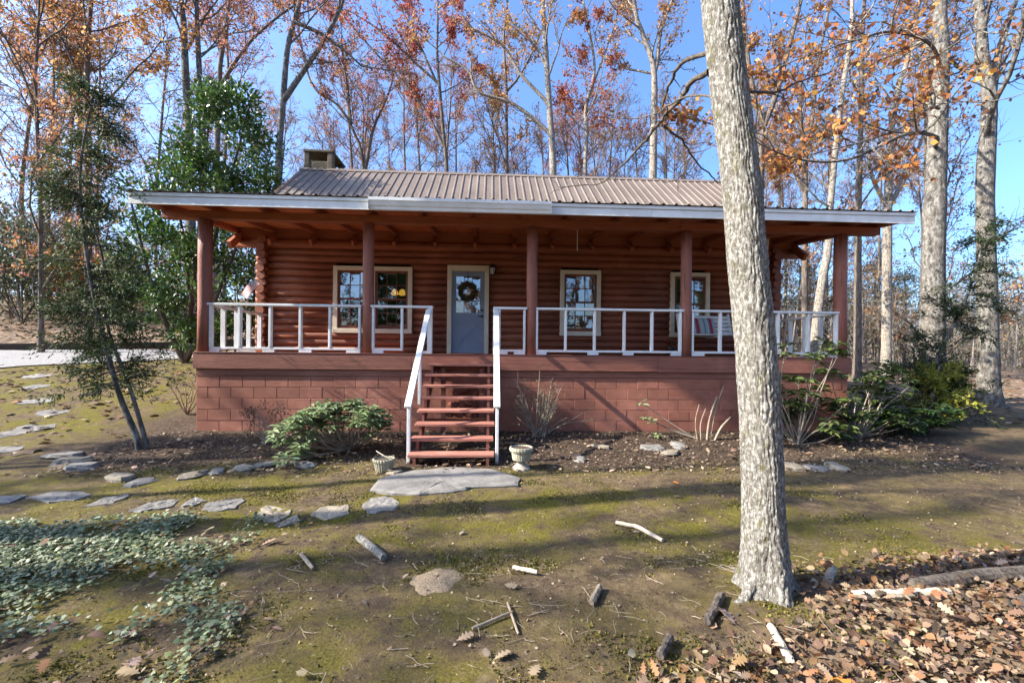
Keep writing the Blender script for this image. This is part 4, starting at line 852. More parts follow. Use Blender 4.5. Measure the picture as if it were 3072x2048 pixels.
# --- right side
tree('hardwood_tree', 'thickest furrowed grey trunk standing right of the cabin', pl(3.5, (11.78, 1.6), (11.79, 4.99), (11.85, 6.33), (11.9, 8.23), (11.97, 9.92), (11.91, 11.61)), .33, [([(11.7, 3.4, 7.4), (10.2, 2.0, 6.9), (8.4, 1.0, 6.4), (7.1, 1.0, 5.8), (6.0, 1.0, 5.75), (5.2, 1, 6.0)], .05), ([(11.7, 3.3, 8.4), (10, 2, 7.6), (8.4, 1.2, 6.6), (7, 1.1, 6.1)], .04), ([(11.8, 3.3, 9.4), (10, 2, 9.2), (8.2, 1.2, 8.8), (7.2, 1, 8.4)], .05)], 'bark_dark', 20, [(.46, .19, .05), (.36, .14, .05), (.26, .1, .045), (.5, .27, .07), (.2, .09, .05)], 101, 9, .5, 5, .15, 4, BG, l2=9, l3=6)
tree('hardwood_tree', 'thick trunk at the right picture edge forking high up', pl(3.0, (12.85, 2), (12.72, 5.95), (12.81, 7.99), (12.8, 8.8), (12.64, 9.61), (12.47, 11.23)), .245, [(pl(3.0, (12.85, 8.6), (12.95, 9.14), (13.15, 10.04), (13.58, 11.28)), .13)], 'bark_dark', 18, BROWN, 102, 9, .4, 2, .14, 4, BG)
tree('hardwood_tree', 'slim straight trunk just right of the porch roof end', pl(10, (15.4, 3), (15.38, 7.85), (15.44, 10.61), (15.48, 13.88), (15.58, 17.17)), .18, (), 'bark_mid', 21, BROWN, 103, 10, .35, 2.6, .15, 3.5, BG)
tree('hardwood_tree', 'pale forked tree between the porch end and the thickest trunk', pl(12, (18.68, 3), (18.68, 8.53), (18.71, 9.19), (18.76, 11.67), (18.9, 13.14), (19.27, 14.98), (19.64, 16.1)), .23, [(pl(12, (18.6, 8.9), (17.86, 10.33), (17.61, 12.0), (17.4, 14)), .10), (pl(12, (18.8, 8.9), (19.62, 10.38), (20.23, 11.72), (20.9, 13.6)), .12)], 'bark_light', 22, BROWN, 104, 10, .45, 3, .15, 3.5, BG)
tree('hardwood_tree', 'V-forked tree with brown leaves rising directly behind the oak', pl(9, (10.25, 4), (10.25, 7.89), (10.26, 9.78), (10.31, 10.93), (9.91, 12.39), (9.57, 14.46), (9.45, 16.03)), .19, [(pl(9, (10.3, 10.7), (10.89, 12.16), (11.47, 14.29), (11.94, 16.16), (12.3, 18)), .13)], 'bark_mid', 20, ORANGE + BROWN, 105, 9, .5, 5, .15, 3.6, BG)
tree('hardwood_tree', 'multi-limbed tree with rusty leaves between the oak and the thickest trunk', pl(12, (14.5, 4), (14.47, 9.09), (14.51, 11.32), (14.82, 13.19), (15.05, 15.69), (15.67, 18.82)), .16, [(pl(12, (14.5, 11), (14.31, 11.94), (14.17, 13.79), (14.4, 16.28)), .085), (pl(12, (14.47, 9.3), (13.88, 10.5), (13.15, 12.82), (12.8, 15)), .085)], 'bark_mid', 22, ORANGE + BROWN, 106, 9, .4, 5, .15, 3.4, BG)
tree('hardwood_tree', 'leaning tree seen through the right end of the porch', pl(9, (12.55, 1.5), (12.9, 4.2), (13.2, 6), (13.3, 8)), .2, (), 'bark_light', 17, BROWN, 107, 8, .45, 2.5, .14, 3.4, BG)
# --- behind the roof
tree('hardwood_tree', 'pale forked trunk behind the right half of the roof', pl(14, (7.7, 4), (7.7, 10.76), (7.72, 13.37), (7.74, 15.38), (7.62, 16.8), (7.03, 18.36), (6.68, 19.48)), .24, [(pl(14, (7.72, 16.3), (7.86, 16.86), (8.05, 18.41), (8.65, 20.11)), .15)], 'bark_light', 25, ORANGE, 108, 9, .55, 4, .15, 4, BG)
tree('hardwood_tree', 'pale trunk with big bare left limbs behind the roof centre', pl(14, (2.5, 4), (2.43, 10.8), (2.23, 13.84), (2.04, 16.47), (1.81, 19.76)), .24, [(pl(14, (2.25, 12.8), (2.1, 12.97), (1.3, 13.67), (0.11, 14.41), (-1.47, 14.88), (-2.0, 15.9), (-3.18, 16.57)), .12), (pl(14, (2.1, 14.4), (1.82, 14.74), (.69, 15.88), (-.12, 17.16), (-.84, 17.66), (-1.89, 18.13)), .11), (pl(14, (2.0, 16.2), (1.87, 16.6), (1.27, 17.56), (.07, 18.69), (-.4, 19.65)), .08)], 'bark_light', 25, ORANGE, 109, 8, .55, 3.5, .15, 4, BG)
tree('hardwood_tree', 'slender orange-leaved tree between the two pale trunks behind the roof', pl(17, (4.8, 5), (4.76, 12.13), (4.85, 14.47), (4.76, 15.98), (5.27, 18.26), (4.87, 20.89), (4.55, 22.38)), .15, [(pl(17, (4.85, 15.8), (4.91, 16.51), (5.88, 19.27), (6.85, 22.12)), .085)], 'bark_light', 26, [(.42, .10, .04), (.34, .08, .035), (.46, .16, .05), (.26, .07, .035)], 110, 12, .35, 8, .15, 3.8, BG)
tree('hardwood_tree', 'red-leaved tree with left-reaching limbs behind the roof', pl(16, (-3.1, 5), (-3.26, 11.54), (-3.43, 13.31), (-3.66, 15.79), (-3.86, 18.28), (-3.84, 19.34)), .14, [(pl(16, (-3.45, 12.9), (-3.54, 13.16), (-4.43, 14.84), (-5.64, 16.35), (-7.47, 18.25), (-8.87, 19.81)), .10), (pl(16, (-3.7, 16.4), (-5.16, 17.65), (-6.92, 19.2), (-8.18, 19.98)), .08), (pl(16, (-3.75, 16.5), (-3.96, 16.71), (-4.82, 18.59), (-5.67, 20.18), (-6.31, 21.0)), .08)], 'bark_mid', 25, RED, 111, 10, .5, 8, .15, 4, BG)
tree('hardwood_tree', 'gold-leaved tree left of the pale limbed trunk behind the roof', pl(19, (.25, 5), (.2, 12.83), (.16, 15.33), (.13, 18.16), (-.06, 21.38), (.16, 23.81)), .155, [(pl(19, (.15, 18), (.93, 19.0), (1.89, 20.82), (2.5, 22.5)), .08)], 'bark_mid', 27, YELLOW + ORANGE, 112, 12, .35, 6, .15, 4, BG)
tree('hardwood_tree', 'V-shaped pair of stems with pinkish leaves beside the chimney', pl(18, (-8.4, 6), (-8.42, 12.3), (-8.96, 14.5), (-9.95, 16.14), (-11.3, 17.07), (-12, 19)), .125, [(pl(18, (-8.4, 12.0), (-8.3, 12.38), (-8.02, 14.15), (-7.69, 15.31), (-6.95, 17.1), (-6.4, 19.5)), .12), (pl(18, (-9.1, 14.8), (-9.19, 15.18), (-9.36, 17.0), (-9.68, 18.82), (-9.8, 20.5)), .085)], 'bark_mid', 22, PINKISH + ORANGE, 113, 8, .5, 6, .14, 3.6, BG)
# --- left side
tree('hardwood_tree', 'dark trunk left of the chimney with a long forked limb', pl(9, (-9.1, 4), (-9.0, 8.9), (-8.85, 11.32), (-8.68, 13.36), (-8.26, 15.12)), .165, [(pl(9, (-8.9, 11.1), (-8.04, 12.45), (-7.23, 13.73), (-6.8, 14.69), (-6.61, 15.2), (-6.4, 17)), .115), (pl(9, (-8.45, 14.25), (-7.42, 13.82), (-6.59, 13.26), (-5.87, 12.64)), .085)], 'bark_dark', 20, PINKISH, 114, 8, .6, 3, .13, 3.6, BG)
tree('hardwood_tree', 'left trunk of the dark twin pair above the laurel', pl(10, (-12.9, 5), (-13.06, 10.51), (-13.2, 12.58), (-13.29, 14.65), (-13.4, 15.68)), .2, (), 'bark_dark', 21, ORANGE, 115, 8, .5, 4, .14, 4.4, BG)
tree('hardwood_tree', 'right trunk of the dark twin pair above the laurel', pl(10.2, (-12.55, 5), (-12.66, 10.53), (-12.78, 12.6), (-12.89, 14.67), (-12.93, 15.7)), .155, (), 'bark_dark', 20, PINKISH, 116, 9, .5, 4, .14, 4.4, BG)
tree('hardwood_tree', 'orange-leaved tree with sweeping limbs above the cedar', pl(8, (-15.1, 4), (-15.15, 8.93), (-15.21, 10.75), (-15.18, 12.34), (-15.08, 13.94)), .13, [(pl(8, (-15.2, 10.5), (-15.34, 10.83), (-16.13, 12.61), (-16.96, 13.84)), .067), (pl(8, (-15.2, 11.9), (-16.0, 12.53), (-16.78, 12.63), (-17.47, 13.14)), .06), (pl(8, (-15.15, 12.8), (-16.01, 13.53), (-16.62, 13.86)), .05)], 'bark_mid', 19, ORANGE, 117, 12, .35, 7, .13, 3.6, BG)
tree('hardwood_tree', 'slim grey tree nearest the left picture edge', pl(7, (-15.7, 3.5), (-15.75, 6.46), (-15.87, 8.83), (-15.92, 10.52), (-15.86, 12.01)), .085, [(pl(7, (-15.85, 8.9), (-16.44, 9.95), (-17.04, 10.22)), .04)], 'bark_mid', 16, PINKISH + ORANGE, 118, 14, .2, 4, .12, 3.4, BG)
tree('hardwood_tree', 'grey tree with a long right limb behind the twin trunks', pl(16, (-15.7, 9), (-15.58, 16.22), (-15.33, 18.45), (-15.08, 20.54)), .165, [(pl(16, (-15.55, 15.9), (-15.38, 16.09), (-14.72, 17.23), (-13.72, 18.6), (-12.1, 20.07), (-10.6, 21)), .12)], 'bark_mid', 25, PINKISH + ORANGE, 119, 10, .45, 5, .14, 4, BG)
def copy_tree(o, loc, rz, sc, label=None):
    c = o.copy(); C.objects.link(c); c.location = loc; c.rotation_euler = (0, 0, rz); c.scale = (sc, sc, sc)
    if label: c['label'] = label
    for chd in o.children: d = chd.copy(); C.objects.link(d); d.parent = c
    return c
# --- the thinner wood behind: four kinds, repeated
r = np.random.default_rng(77); kinds = []
for q, (pal, nm) in enumerate([(ORANGE, 'orange'), (PINKISH + RED, 'russet'), (BROWN, 'brown'), (YELLOW + ORANGE, 'gold')]):
    lb = 'slender %s-leaved background tree in the wood behind the cabin' % nm
    x0_ = (-6, 6, 12, 0)[q]; y0_ = (24, 23, 22, 27)[q]; zg = g1(x0_, y0_)
    kinds.append((tree('woodland_tree', lb, [(x0_, y0_, zg + 1), (x0_ + .2, y0_, zg + 6), (x0_ - .2, y0_, zg + 12)], .13, (), 'bark_mid', zg + 17, pal, 300 + q, 26, .14, 2.5 if q != 2 else 2.2, .12, 4.2, 'slender %s trees of the wood behind' % nm, l2=8, l3=8), zg))
WT = []
for q in range(60):
    k_ = q % 4; x = -44 + 88 * (q * 0.618 % 1) + r.uniform(-1, 1); y = r.uniform(20, 40) if abs(x) < 16 else r.uniform(14, 34)
    if x > 9: k_ = 2 if q % 3 else 0
    if abs(x + .75) > 1.12 * (y + 8): continue
    o, zg = kinds[k_]; WT.append(copy_tree(o, (x, y, g1(x, y)), r.uniform(0, 6.28), r.uniform(.85, 1.25)))
WT += [o for o, zg in kinds]; WT.sort(key=lambda o: math.atan2(o.location.x + .75, o.location.y + 8))
def place(o):
    a = math.degrees(math.atan2(o.location.x + .75, o.location.y + 8)); far = o.location.y > (27 if abs(o.location.x) < 16 else 22)
    for lim, nm in ((-44, 'at the left picture edge'), (-38, 'above the cedar'), (-31, 'above the laurel'), (-24, 'left of the chimney'), (-17, 'beside the chimney'), (-9, 'behind the left roof ridge'), (-1, 'behind the ridge above the door'), (8, 'behind the ridge right of the door'), (16, 'behind the right roof ridge'), (26, 'behind the oak trunk'), (33, 'behind the right porch end'), (40, 'left of the thickest trunk'), (99, 'near the right picture edge')):
        if a < lim: return nm + (', farther back' if far else ', nearer row')
for o in WT: o['label'] = o['label'].split(' background')[0] + ' wood tree ' + place(o)
# --- trees outside the picture to the left: their trunks and crowns throw the streaks of shade across the yard
SH = 'yard trees beyond the left picture edge'
tree('yard_tree', 'straight yard tree outside the left edge, casting the broad shadow across the yard', [(-12.2, -5.35, 1), (-12.1, -5.4, 5), (-12.3, -5.3, 9)], .30, (), 'bark_mid', 14, BROWN, 401, 8, .55, 3, .14, 3.0, SH)
tree('yard_tree', 'thin yard tree outside the left edge, casting the narrow shadow near the stairs', [(-13.5, -4.5, 1), (-13.4, -4.45, 5), (-13.6, -4.5, 9)], .10, (), 'bark_mid', 16.5, BROWN, 402, 14, .58, 13, .18, 1.7, SH)
tree('yard_tree', 'yard tree outside the left edge shading the right part of the porch wall', [(-15.5, -3.2, 1), (-15.6, -3.3, 5), (-15.4, -3.2, 9)], .12, (), 'bark_mid', 18.5, BROWN, 403, 20, .66, 19, .2, 2.4, SH)
tree('yard_tree', 'yard tree outside the left edge shading the ivy', [(-19, -7.2, 1), (-19, -7.1, 5), (-19.2, -7.3, 9)], .28, (), 'bark_mid', 16, BROWN, 404, 8, .5, 2, .15, 3.0, SH)
tree('yard_tree', 'yard tree outside the left edge shading the path up to the drive', [(-20, -3.4, 1), (-20.1, -3.4, 3), (-20, -3.5, 5)], .16, (), 'bark_mid', 10, BROWN, 406, 16, .45, 9, .16, 2.6, SH)
tree('yard_tree', 'yard tree behind the camera reflected in the windows', [(2.5, -22, 1), (2.4, -22, 5), (2.6, -22, 9)], .3, (), 'bark_mid', 18, BROWN, 405, 16, .25, 8, .16, 4, 'trees behind the camera')
SRC = bpy.data.objects.get('yard_tree.005')
for q, (x, y, s_) in enumerate([(-7, -24, 1.0), (8, -26, 1.1), (13, -21, .9), (-13, -20, .95), (19, -25, 1.1), (-2, -29, 1.2), (5, -19, .6), (16, -30, 1.2), (24, -20, 1)]): copy_tree(SRC, (x, y, g1(x, y)), q * 1.3, s_)
for o in list(C.objects):
    if o.get('group') == 'trees behind the camera': o['label'] = 'tree behind the camera, reflected in the cabin windows'

# ================================================================== evergreens and shrubs
GREENS = [(.05, .105, .02), (.075, .145, .028), (.035, .075, .018), (.11, .18, .035), (.06, .12, .04)]
def leafy(name, label, cat, base, stems, clumps, tmpl, L, Wd, pal, mat='green', bark='bark_mid', group=None, seed=0, updir=.3, spread=.6):
    """stems: list of (path, r0, r1); clumps: list of (centre, radius xyz, n)"""
    r = np.random.default_rng(seed); T = thing(name, label, cat, base, group); tb = TB()
    for (P, a, c) in stems: q = smooth_path(P, max(6, len(P) * 4)); tb.tube(q, np.linspace(a, c, len(q)), 7 if a > .02 else 5)
    A_, D_ = [], []
    for (c, rad_, n_) in clumps:
        v = r.normal(0, 1, (n_, 3)); v /= np.linalg.norm(v, axis=1)[:, None]; rr = r.random(n_)[:, None] ** .45
        A_.append(np.array(c) + v * rr * np.array(rad_)); D_.append(v * spread + r.normal(0, .5, (n_, 3)) + (0, 0, updir))
    link('stems', tb.mesh('stems', base), bark, T)
    A_ = np.concatenate(A_); D_ = np.concatenate(D_); n_ = len(A_)
    link('foliage', leaf_mesh('foliage', tmpl, A_, D_, r.normal(0, .6, (n_, 3)) + (0, 0, 1), r.uniform(.7, 1.25, n_) * L, r.uniform(.7, 1.25, n_) * Wd, leafcols(pal, n_, .35, r), base), mat, T)
    return T
# big laurel behind the left porch corner
r = np.random.default_rng(50); cl_, st_ = [], []
hb_ = np.array((-9.7, 5.0, g1(-9.7, 5.0)))
TOPS = [(-8.9, 4.8, 8.6), (-7.7, 4.7, 8.7), (-10.3, 5.2, 7.2), (-11.0, 4.6, 6.0), (-7.2, 4.9, 7.3)]
for tp in TOPS: st_.append(([hb_, hb_ * .6 + np.array(tp) * .4 + r.normal(0, .25, 3), np.array(tp)], .09, .02))
for q in range(175):
    z = r.uniform(1.7, 8.8); wdt = np.interp(z, [1.9, 3, 5, 6.5, 8.8], [1.6, 2.7, 2.5, 1.55, .5]); xc = np.interp(z, [1.9, 5, 6.5, 8.8], [-9.5, -9.4, -8.7, -8.2])
    a = r.uniform(0, 6.28); rr = r.uniform(.35, 1.0); cl_.append(((xc + wdt * rr * math.cos(a), 4.9 + 1.25 * rr * math.sin(a), z), (.42, .42, .3), int(r.uniform(60, 130))))
for tp in TOPS: cl_.append((tp, (.4, .4, .5), 90))
leafy('laurel_tree', 'big glossy green laurel behind the left porch corner', 'tree', tuple(hb_), st_, cl_, TL, .15, .06, GREENS, seed=51)
cl_ = []; hb2 = np.array((-6.9, 5.6, g1(-6.9, 5.6)))
for q in range(70): z = r.uniform(1.9, 4.8); cl_.append(((-7.0 + r.uniform(-.9, .5), 5.6 + r.uniform(-.5, .5), z), (.35, .35, .28), 45))
leafy('laurel_shrub', 'smaller laurel with bare stems seen under the left porch roof', 'shrub', tuple(hb2), [([hb2, hb2 + (-.1, 0, 1.2), hb2 + (-.4, 0, 2.6)], .05, .02), ([hb2 + (.2, 0, 0), hb2 + (.25, .1, 1.5), hb2 + (.1, 0, 3.2)], .04, .02), ([hb2 + (-.4, 0, 0), hb2 + (-.7, .1, 1.5), hb2 + (-.9, 0, 2.6)], .04, .02)], cl_, TL, .13, .05, GREENS, seed=52)
LRL = bpy.data.objects['laurel_tree']
for q, (x, y, s_) in enumerate([(-9, -19, 1.3), (-7.0, -21, 1.4), (2.6, -20, 1.1), (-14, -17, 1.3), (12, -22, 1.3), (18, -19, 1.2)]): copy_tree(LRL, (x, y, g1(x, y)), q * 1.7 + .4, s_, 'dense evergreen behind the camera, reflected in the cabin windows')['group'] = 'evergreens behind the camera'
# twin-stemmed cedar at the left, its sprays hanging
r = np.random.default_rng(60); tb = TB(); A_, D_ = [], []
cb = lambda p_: [(-.75 + (x + .75) * .965, y - .25, 1.475 + (z - 1.475) * .965) for x, y, z in p_]
s1 = smooth_path(cb([(-6.32, -.9, -.15), (-6.36, -.9, .1), (-6.66, -.92, .94), (-7.03, -.95, 2.59), (-7.2, -.95, 4.24), (-6.95, -.95, 5.75)]), 24); s2 = smooth_path(cb([(-6.25, -.85, -.15), (-6.28, -.85, .1), (-6.55, -.85, 1.0), (-6.9, -.8, 1.85), (-6.97, -.8, 2.9), (-7.3, -.8, 3.9)]), 20)
tb.tube(s1, np.linspace(.05, .01, 24), 8); tb.tube(s2, np.linspace(.036, .009, 20), 8)
CED = thing('cedar_tree', 'dark twin-stemmed cedar leaning left in front of the drive', 'tree', (-6.1, -1.1, -.1))
for q in range(135):
    S_ = s1 if r.random() < .72 else s2; f = r.uniform(.30, 1.0) ** .8; c, d_, u = spawn(S_, min(f, .99), rad(r.uniform(60, 95)), r); L = r.uniform(.25, 1.0) * (1.25 - .75 * f)
    d_[2] = abs(d_[2]) * .3; d_[1] *= .42; P = curve(c, d_, L, 6, .12, -.05, r); tb.tube(P, np.linspace(.012, .003, 7), 4)
    for k_ in range(22):
        qq, dd_, _ = spawn(P, r.uniform(.15, 1), rad(r.uniform(25, 60)), r); m_ = 9; tt = np.linspace(0, 1, m_)[:, None]; A_.append(qq + dd_ * tt * .2 + r.normal(0, .018, (m_, 3))); D_.append(dd_ + r.normal(0, .45, (m_, 3)) + (0, 0, -.2))
link('trunk', tb.mesh('trunk', WL[CED.name]), 'bark_dark', CED); A_ = np.concatenate(A_); D_ = np.concatenate(D_); n_ = len(A_)
link('foliage', leaf_mesh('foliage', TQ, A_, D_, r.normal(0, 1, (n_, 3)), r.uniform(.035, .08, n_), r.uniform(.012, .022, n_), leafcols([(.05, .085, .028), (.075, .115, .035), (.035, .055, .022), (.10, .13, .04), (.075, .065, .035)], n_, .35, r), WL[CED.name]), 'needle', CED)
def rhodo(name, label, base, tips, seed, L=.13, Wd=.042, nl=9, pal=None, grp=None, stem='greystem', fork=True):
    r = np.random.default_rng(seed); T = thing(name, label, 'shrub', base, grp); tb = TB(); A_, D_, N_ = [], [], []; b0 = np.array(base, float)
    for tp in tips:
        tp = np.array(tp, float); mid = b0 + (tp - b0) * .5 + r.normal(0, .06, 3) + (0, 0, -.03); P = smooth_path([b0 + r.normal(0, .04, 3) * (1, 1, 0), mid, tp], 9); tb.tube(P, np.linspace(.013, .006, 9), 5)
        hd = [(P[-1], P[-1] - P[-2])]
        if fork:
            for k_ in range(2): q, d_, _ = spawn(P, r.uniform(.6, .9), rad(40), r); P2 = curve(q, d_ + np.array((0, 0, .3)), r.uniform(.1, .22), 4, .15, .05, r); tb.tube(P2, np.linspace(.007, .004, 5), 4); hd.append((P2[-1], P2[-1] - P2[-2]))
        for (q, d_) in hd:
            d_ = norm(d_ + np.array((0, 0, .35))); m_ = nl + r.integers(-2, 3); a = np.arange(m_) * 2.4 + r.uniform(0, 6); e1 = norm(np.cross(d_, (.3, .9, .1))); e2 = np.cross(d_, e1)
            dr = np.cos(a)[:, None] * e1 + np.sin(a)[:, None] * e2; A_.append(q + dr * .01 + r.normal(0, .006, (m_, 3)) + d_ * r.uniform(-.05, .02, (m_, 1))); D_.append(dr + d_ * r.uniform(-.25, .35, (m_, 1))); N_.append(np.tile(d_, (m_, 1)) + r.normal(0, .2, (m_, 3)))
    link('stems', tb.mesh('stems', base), stem, T); A_, D_, N_ = map(np.concatenate, (A_, D_, N_)); n_ = len(A_)
    link('leaves', leaf_mesh('leaves', TL, A_, D_, N_, r.uniform(.75, 1.2, n_) * L, r.uniform(.8, 1.2, n_) * Wd, leafcols(pal or [(.18, .24, .10), (.22, .28, .135), (.13, .185, .075), (.28, .34, .18), (.2, .27, .13)], n_, .22, r), base), 'green', T)
r = np.random.default_rng(70); tips = []
for q in range(44):
    x = -3.1 + r.uniform(-.78, .72); tips.append((x, -1.3 + r.uniform(-.45, .4), .30 + .30 * max(0, 1 - ((x + 3.05) / .95) ** 2) + r.uniform(-.18, .08)))
tips += [(-3.85, -1.55, .12), (-3.75, -1.75, .0), (-3.6, -1.95, -.02), (-3.95, -1.3, .25), (-3.5, -1.75, .1)]
rhodo('rhododendron', 'rhododendron with pale green leaf whorls left of the stairs', (-2.95, -1.15, g1(-2.95, -1.15)), tips, 71, .145, .048)
rhodo('rhododendron', 'single leafy rhododendron sprig against the sunny patch of block wall', (2.95, -.55, g1(2.95, -.55)), [(1.95, -.5, .62), (2.0, -.6, .38), (2.1, -.62, .3), (2.2, -.6, .05)], 72, .13, .045, 5, fork=False)
r = np.random.default_rng(73)
rhodo('rhododendron', 'leggy rhododendron right of the oak in front of the deck', (4.5, -.95, g1(4.5, -.95)), [(4.5 + r.uniform(-.75, .8), -.9 + r.uniform(-.4, .4), r.uniform(.25, 1.75)) for q in range(28)], 74, .17, .06, 9, [(.075, .11, .03), (.105, .145, .04), (.055, .085, .025), (.14, .175, .055)], stem='greystem')
rhodo('rhododendron', 'broad rhododendron at the right deck corner', (6.0, -.5, g1(6.0, -.5)), [(6.0 + r.uniform(-1.0, 1.1), -.5 + r.uniform(-.5, .5), r.uniform(.15, 1.35)) for q in range(26)], 75, .18, .065, 9, [(.075, .11, .03), (.105, .145, .04), (.055, .085, .025), (.14, .175, .055)], stem='greystem')
rhodo('rhododendron', 'low dark rhododendron in the bed right of the deck corner', (7.6, .0, g1(7.6, 0)), [(7.2 + r.uniform(-.8, .9), .0 + r.uniform(-.7, .5), r.uniform(.05, .55)) for q in range(22)], 76, .18, .065, 9, [(.06, .11, .03), (.09, .15, .04), (.045, .085, .025)], stem='twig')
rhodo('rhododendron', 'bright sprig of long leaves rising beside the right deck corner', (7.35, .5, g1(7.35, .5)), [(7.55, .4, 1.35), (7.7, .4, 1.2), (7.45, .5, 1.0)], 78, .22, .06, 8, [(.11, .17, .045), (.14, .2, .06)])
# scraggly shrub right of the stairs
r = np.random.default_rng(80); b0 = np.array((.12, -.45, g1(.12, -.45))); SB = thing('bare_shrub', 'scraggly half-bare shrub against the wall right of the stairs', 'shrub', tuple(b0)); tb = TB(); A_ = []
for q in range(26):
    tp = b0 + np.array((r.uniform(-.5, .55), r.uniform(-.3, .2), r.uniform(.35, .95))); 
    if q < 3: tp = b0 + np.array(((-.42, .02, .22)[q], 0, (1.0, 1.3, .95)[q]))
    if q in (3, 4): tp = b0 + np.array((.6 + .1 * q, -.1, .5 - .2 * (q - 3)))
    P = smooth_path([b0 + r.normal(0, .08, 3) * (1, .6, 0), b0 * .5 + tp * .5 + r.normal(0, .05, 3), tp], 9); tb.tube(P, np.linspace(r.uniform(.007, .016), .003, 9), 5)
    for k_ in range(4): qq, d_, _ = spawn(P, r.uniform(.3, .95), rad(40), r); P2 = curve(qq, d_, r.uniform(.08, .25), 4, .2, .05, r); tb.tube(P2, np.linspace(.004, .0015, 5), 3)
    m_ = 26 if q < 3 else 7; A_.append(np.stack([np.interp(r.uniform(3.5, 8, m_), range(9), P[:, c]) for c in range(3)], 1) + r.normal(0, .022, (m_, 3)))
link('stems', tb.mesh('stems', tuple(b0)), 'greystem', SB); A_ = np.concatenate(A_); n_ = len(A_)
link('leaves', leaf_mesh('leaves', TL, A_, r.normal(0, .6, (n_, 3)) + (0, 0, .4), r.normal(0, 1, (n_, 3)), r.uniform(.03, .06, n_), r.uniform(.01, .02, n_), leafcols([(.14, .17, .05), (.2, .2, .07), (.1, .13, .04)], n_, .25, r), tuple(b0)), 'green', SB)
# cut stubs near the oak, small shaded shrub, bare shrub at the left post
SBs = thing('cut_shrub', 'cut bare shrub stubs just left of the oak trunk, by the wall', 'shrub', (2.95, -.7, g1(2.95, -.7))); tb = TB(); b0 = WL[SBs.name]
for (dx, dz, rr) in ((-.12, .62, .010), (0, .55, .012), (.2, .75, .022), (.32, .95, .012), (.45, .4, .024)): tb.tube(smooth_path([b0 + (dx * .5 + .0, 0, -.05), b0 + (dx * .8, .02, dz * .5), b0 + (dx + .08, 0, dz)], 8), np.linspace(rr, rr * .7, 8), 7)
link('stubs', tb.mesh('stubs', tuple(b0)), 'stick', SBs)
b0 = np.array((-4.45, -.75, g1(-4.45, -.75))); r = np.random.default_rng(83)
leafy('small_shrub', 'small dim grey-leaved shrub in the bed below the left wall', 'shrub', tuple(b0), [([b0, b0 + (r.uniform(-.2, .2), 0, .2), b0 + (r.uniform(-.4, .4), r.uniform(-.15, .15), r.uniform(.3, .7))], .008, .003) for q in range(14)], [((b0[0] + r.uniform(-.35, .35), b0[1] + r.uniform(-.15, .15), b0[2] + r.uniform(.2, .6)), (.1, .1, .1), 40) for q in range(12)], TL, .035, .014, [(.05, .06, .035), (.07, .075, .045), (.04, .045, .03)], 'needle', 'greystem', seed=84)
b0 = np.array((-6.75, .8, g1(-6.75, .8))); BS = thing('bare_bush', 'small leafless bush beside the left deck corner', 'shrub', tuple(b0)); tb = TB()
for q in range(7):
    P = curve(b0, (r.normal(0, .35), r.normal(0, .3), 1), r.uniform(.7, 1.15), 7, .16, .03, r); tb.tube(P, np.linspace(.016, .005, 8), 5)
    for k_ in range(4): qq, d_, _ = spawn(P, r.uniform(.35, .95), rad(50), r); tb.tube(curve(qq, d_, .3, 4, .2, 0, r), np.linspace(.006, .002, 5), 4)
link('stems', tb.mesh('stems', tuple(b0)), 'greystem', BS)
# evergreens at the right
def conifer(name, label, base, path, nb, Lb, pal, seed, n2=10, sp=.16, cat='tree'):
    r = np.random.default_rng(seed); T = thing(name, label, cat, base); tb = TB(); A_, D_ = [], []; S_ = smooth_path(path, 20); tb.tube(S_, np.linspace(.06, .012, 20), 7)
    for q in range(nb):
        f = r.uniform(.12, 1); c, d_, u = spawn(S_, min(f, .99), rad(r.uniform(60, 95)), r); P = curve(c, d_, Lb * (1.2 - .8 * f) * r.uniform(.5, 1.1), 5, .12, -.04, r); tb.tube(P, np.linspace(.01, .003, 6), 4)
        for k_ in range(n2):
            qq, dd_, _ = spawn(P, r.uniform(.1, 1), rad(r.uniform(25, 60)), r); m_ = 9; tt = np.linspace(0, 1, m_)[:, None]; A_.append(qq + dd_ * tt * sp + r.normal(0, .02, (m_, 3))); D_.append(dd_ + r.normal(0, .45, (m_, 3)))
    link('trunk', tb.mesh('trunk', base), 'bark_dark', T); A_ = np.concatenate(A_); D_ = np.concatenate(D_); n_ = len(A_)
    link('foliage', leaf_mesh('foliage', TQ, A_, D_, r.normal(0, 1, (n_, 3)), r.uniform(.05, .1, n_), r.uniform(.016, .03, n_), leafcols(pal, n_, .3, r), base), 'needle', T)
DKG = [(.035, .055, .02), (.05, .075, .025), (.025, .04, .017), (.08, .10, .03)]; YLG = [(.24, .26, .03), (.3, .3, .05), (.16, .19, .03), (.34, .3, .06)]
zb = g1(9.0, 1.3)
conifer('hemlock_tree', 'dark leaning hemlock at the right edge in front of the thick trunks', (8.6, 1.0, zb), [(8.6, 1.0, zb - .1), (9.2, 1.05, zb + 1.3), (10.0, 1.1, 2.9), (10.5, 1.1, 4.6)], 85, 1.05, DKG, 501, 12)
conifer('conifer_shrub', 'yellow-green little conifer in front of the thickest trunk', (8.7, .7, zb), [(8.7, .7, zb), (8.75, .7, .7), (8.9, .7, 1.3)], 60, .75, YLG, 502, 10, .13, 'shrub')
conifer('conifer_shrub', 'olive conifer shrub under the leaning hemlock', (9.2, .9, g1(9.2, .9)), [(9.2, .9, g1(9.2, .9)), (9.25, .9, .7), (9.3, .9, 1.2)], 50, .8, DKG + YLG[:1], 503, 10, .13, 'shrub')
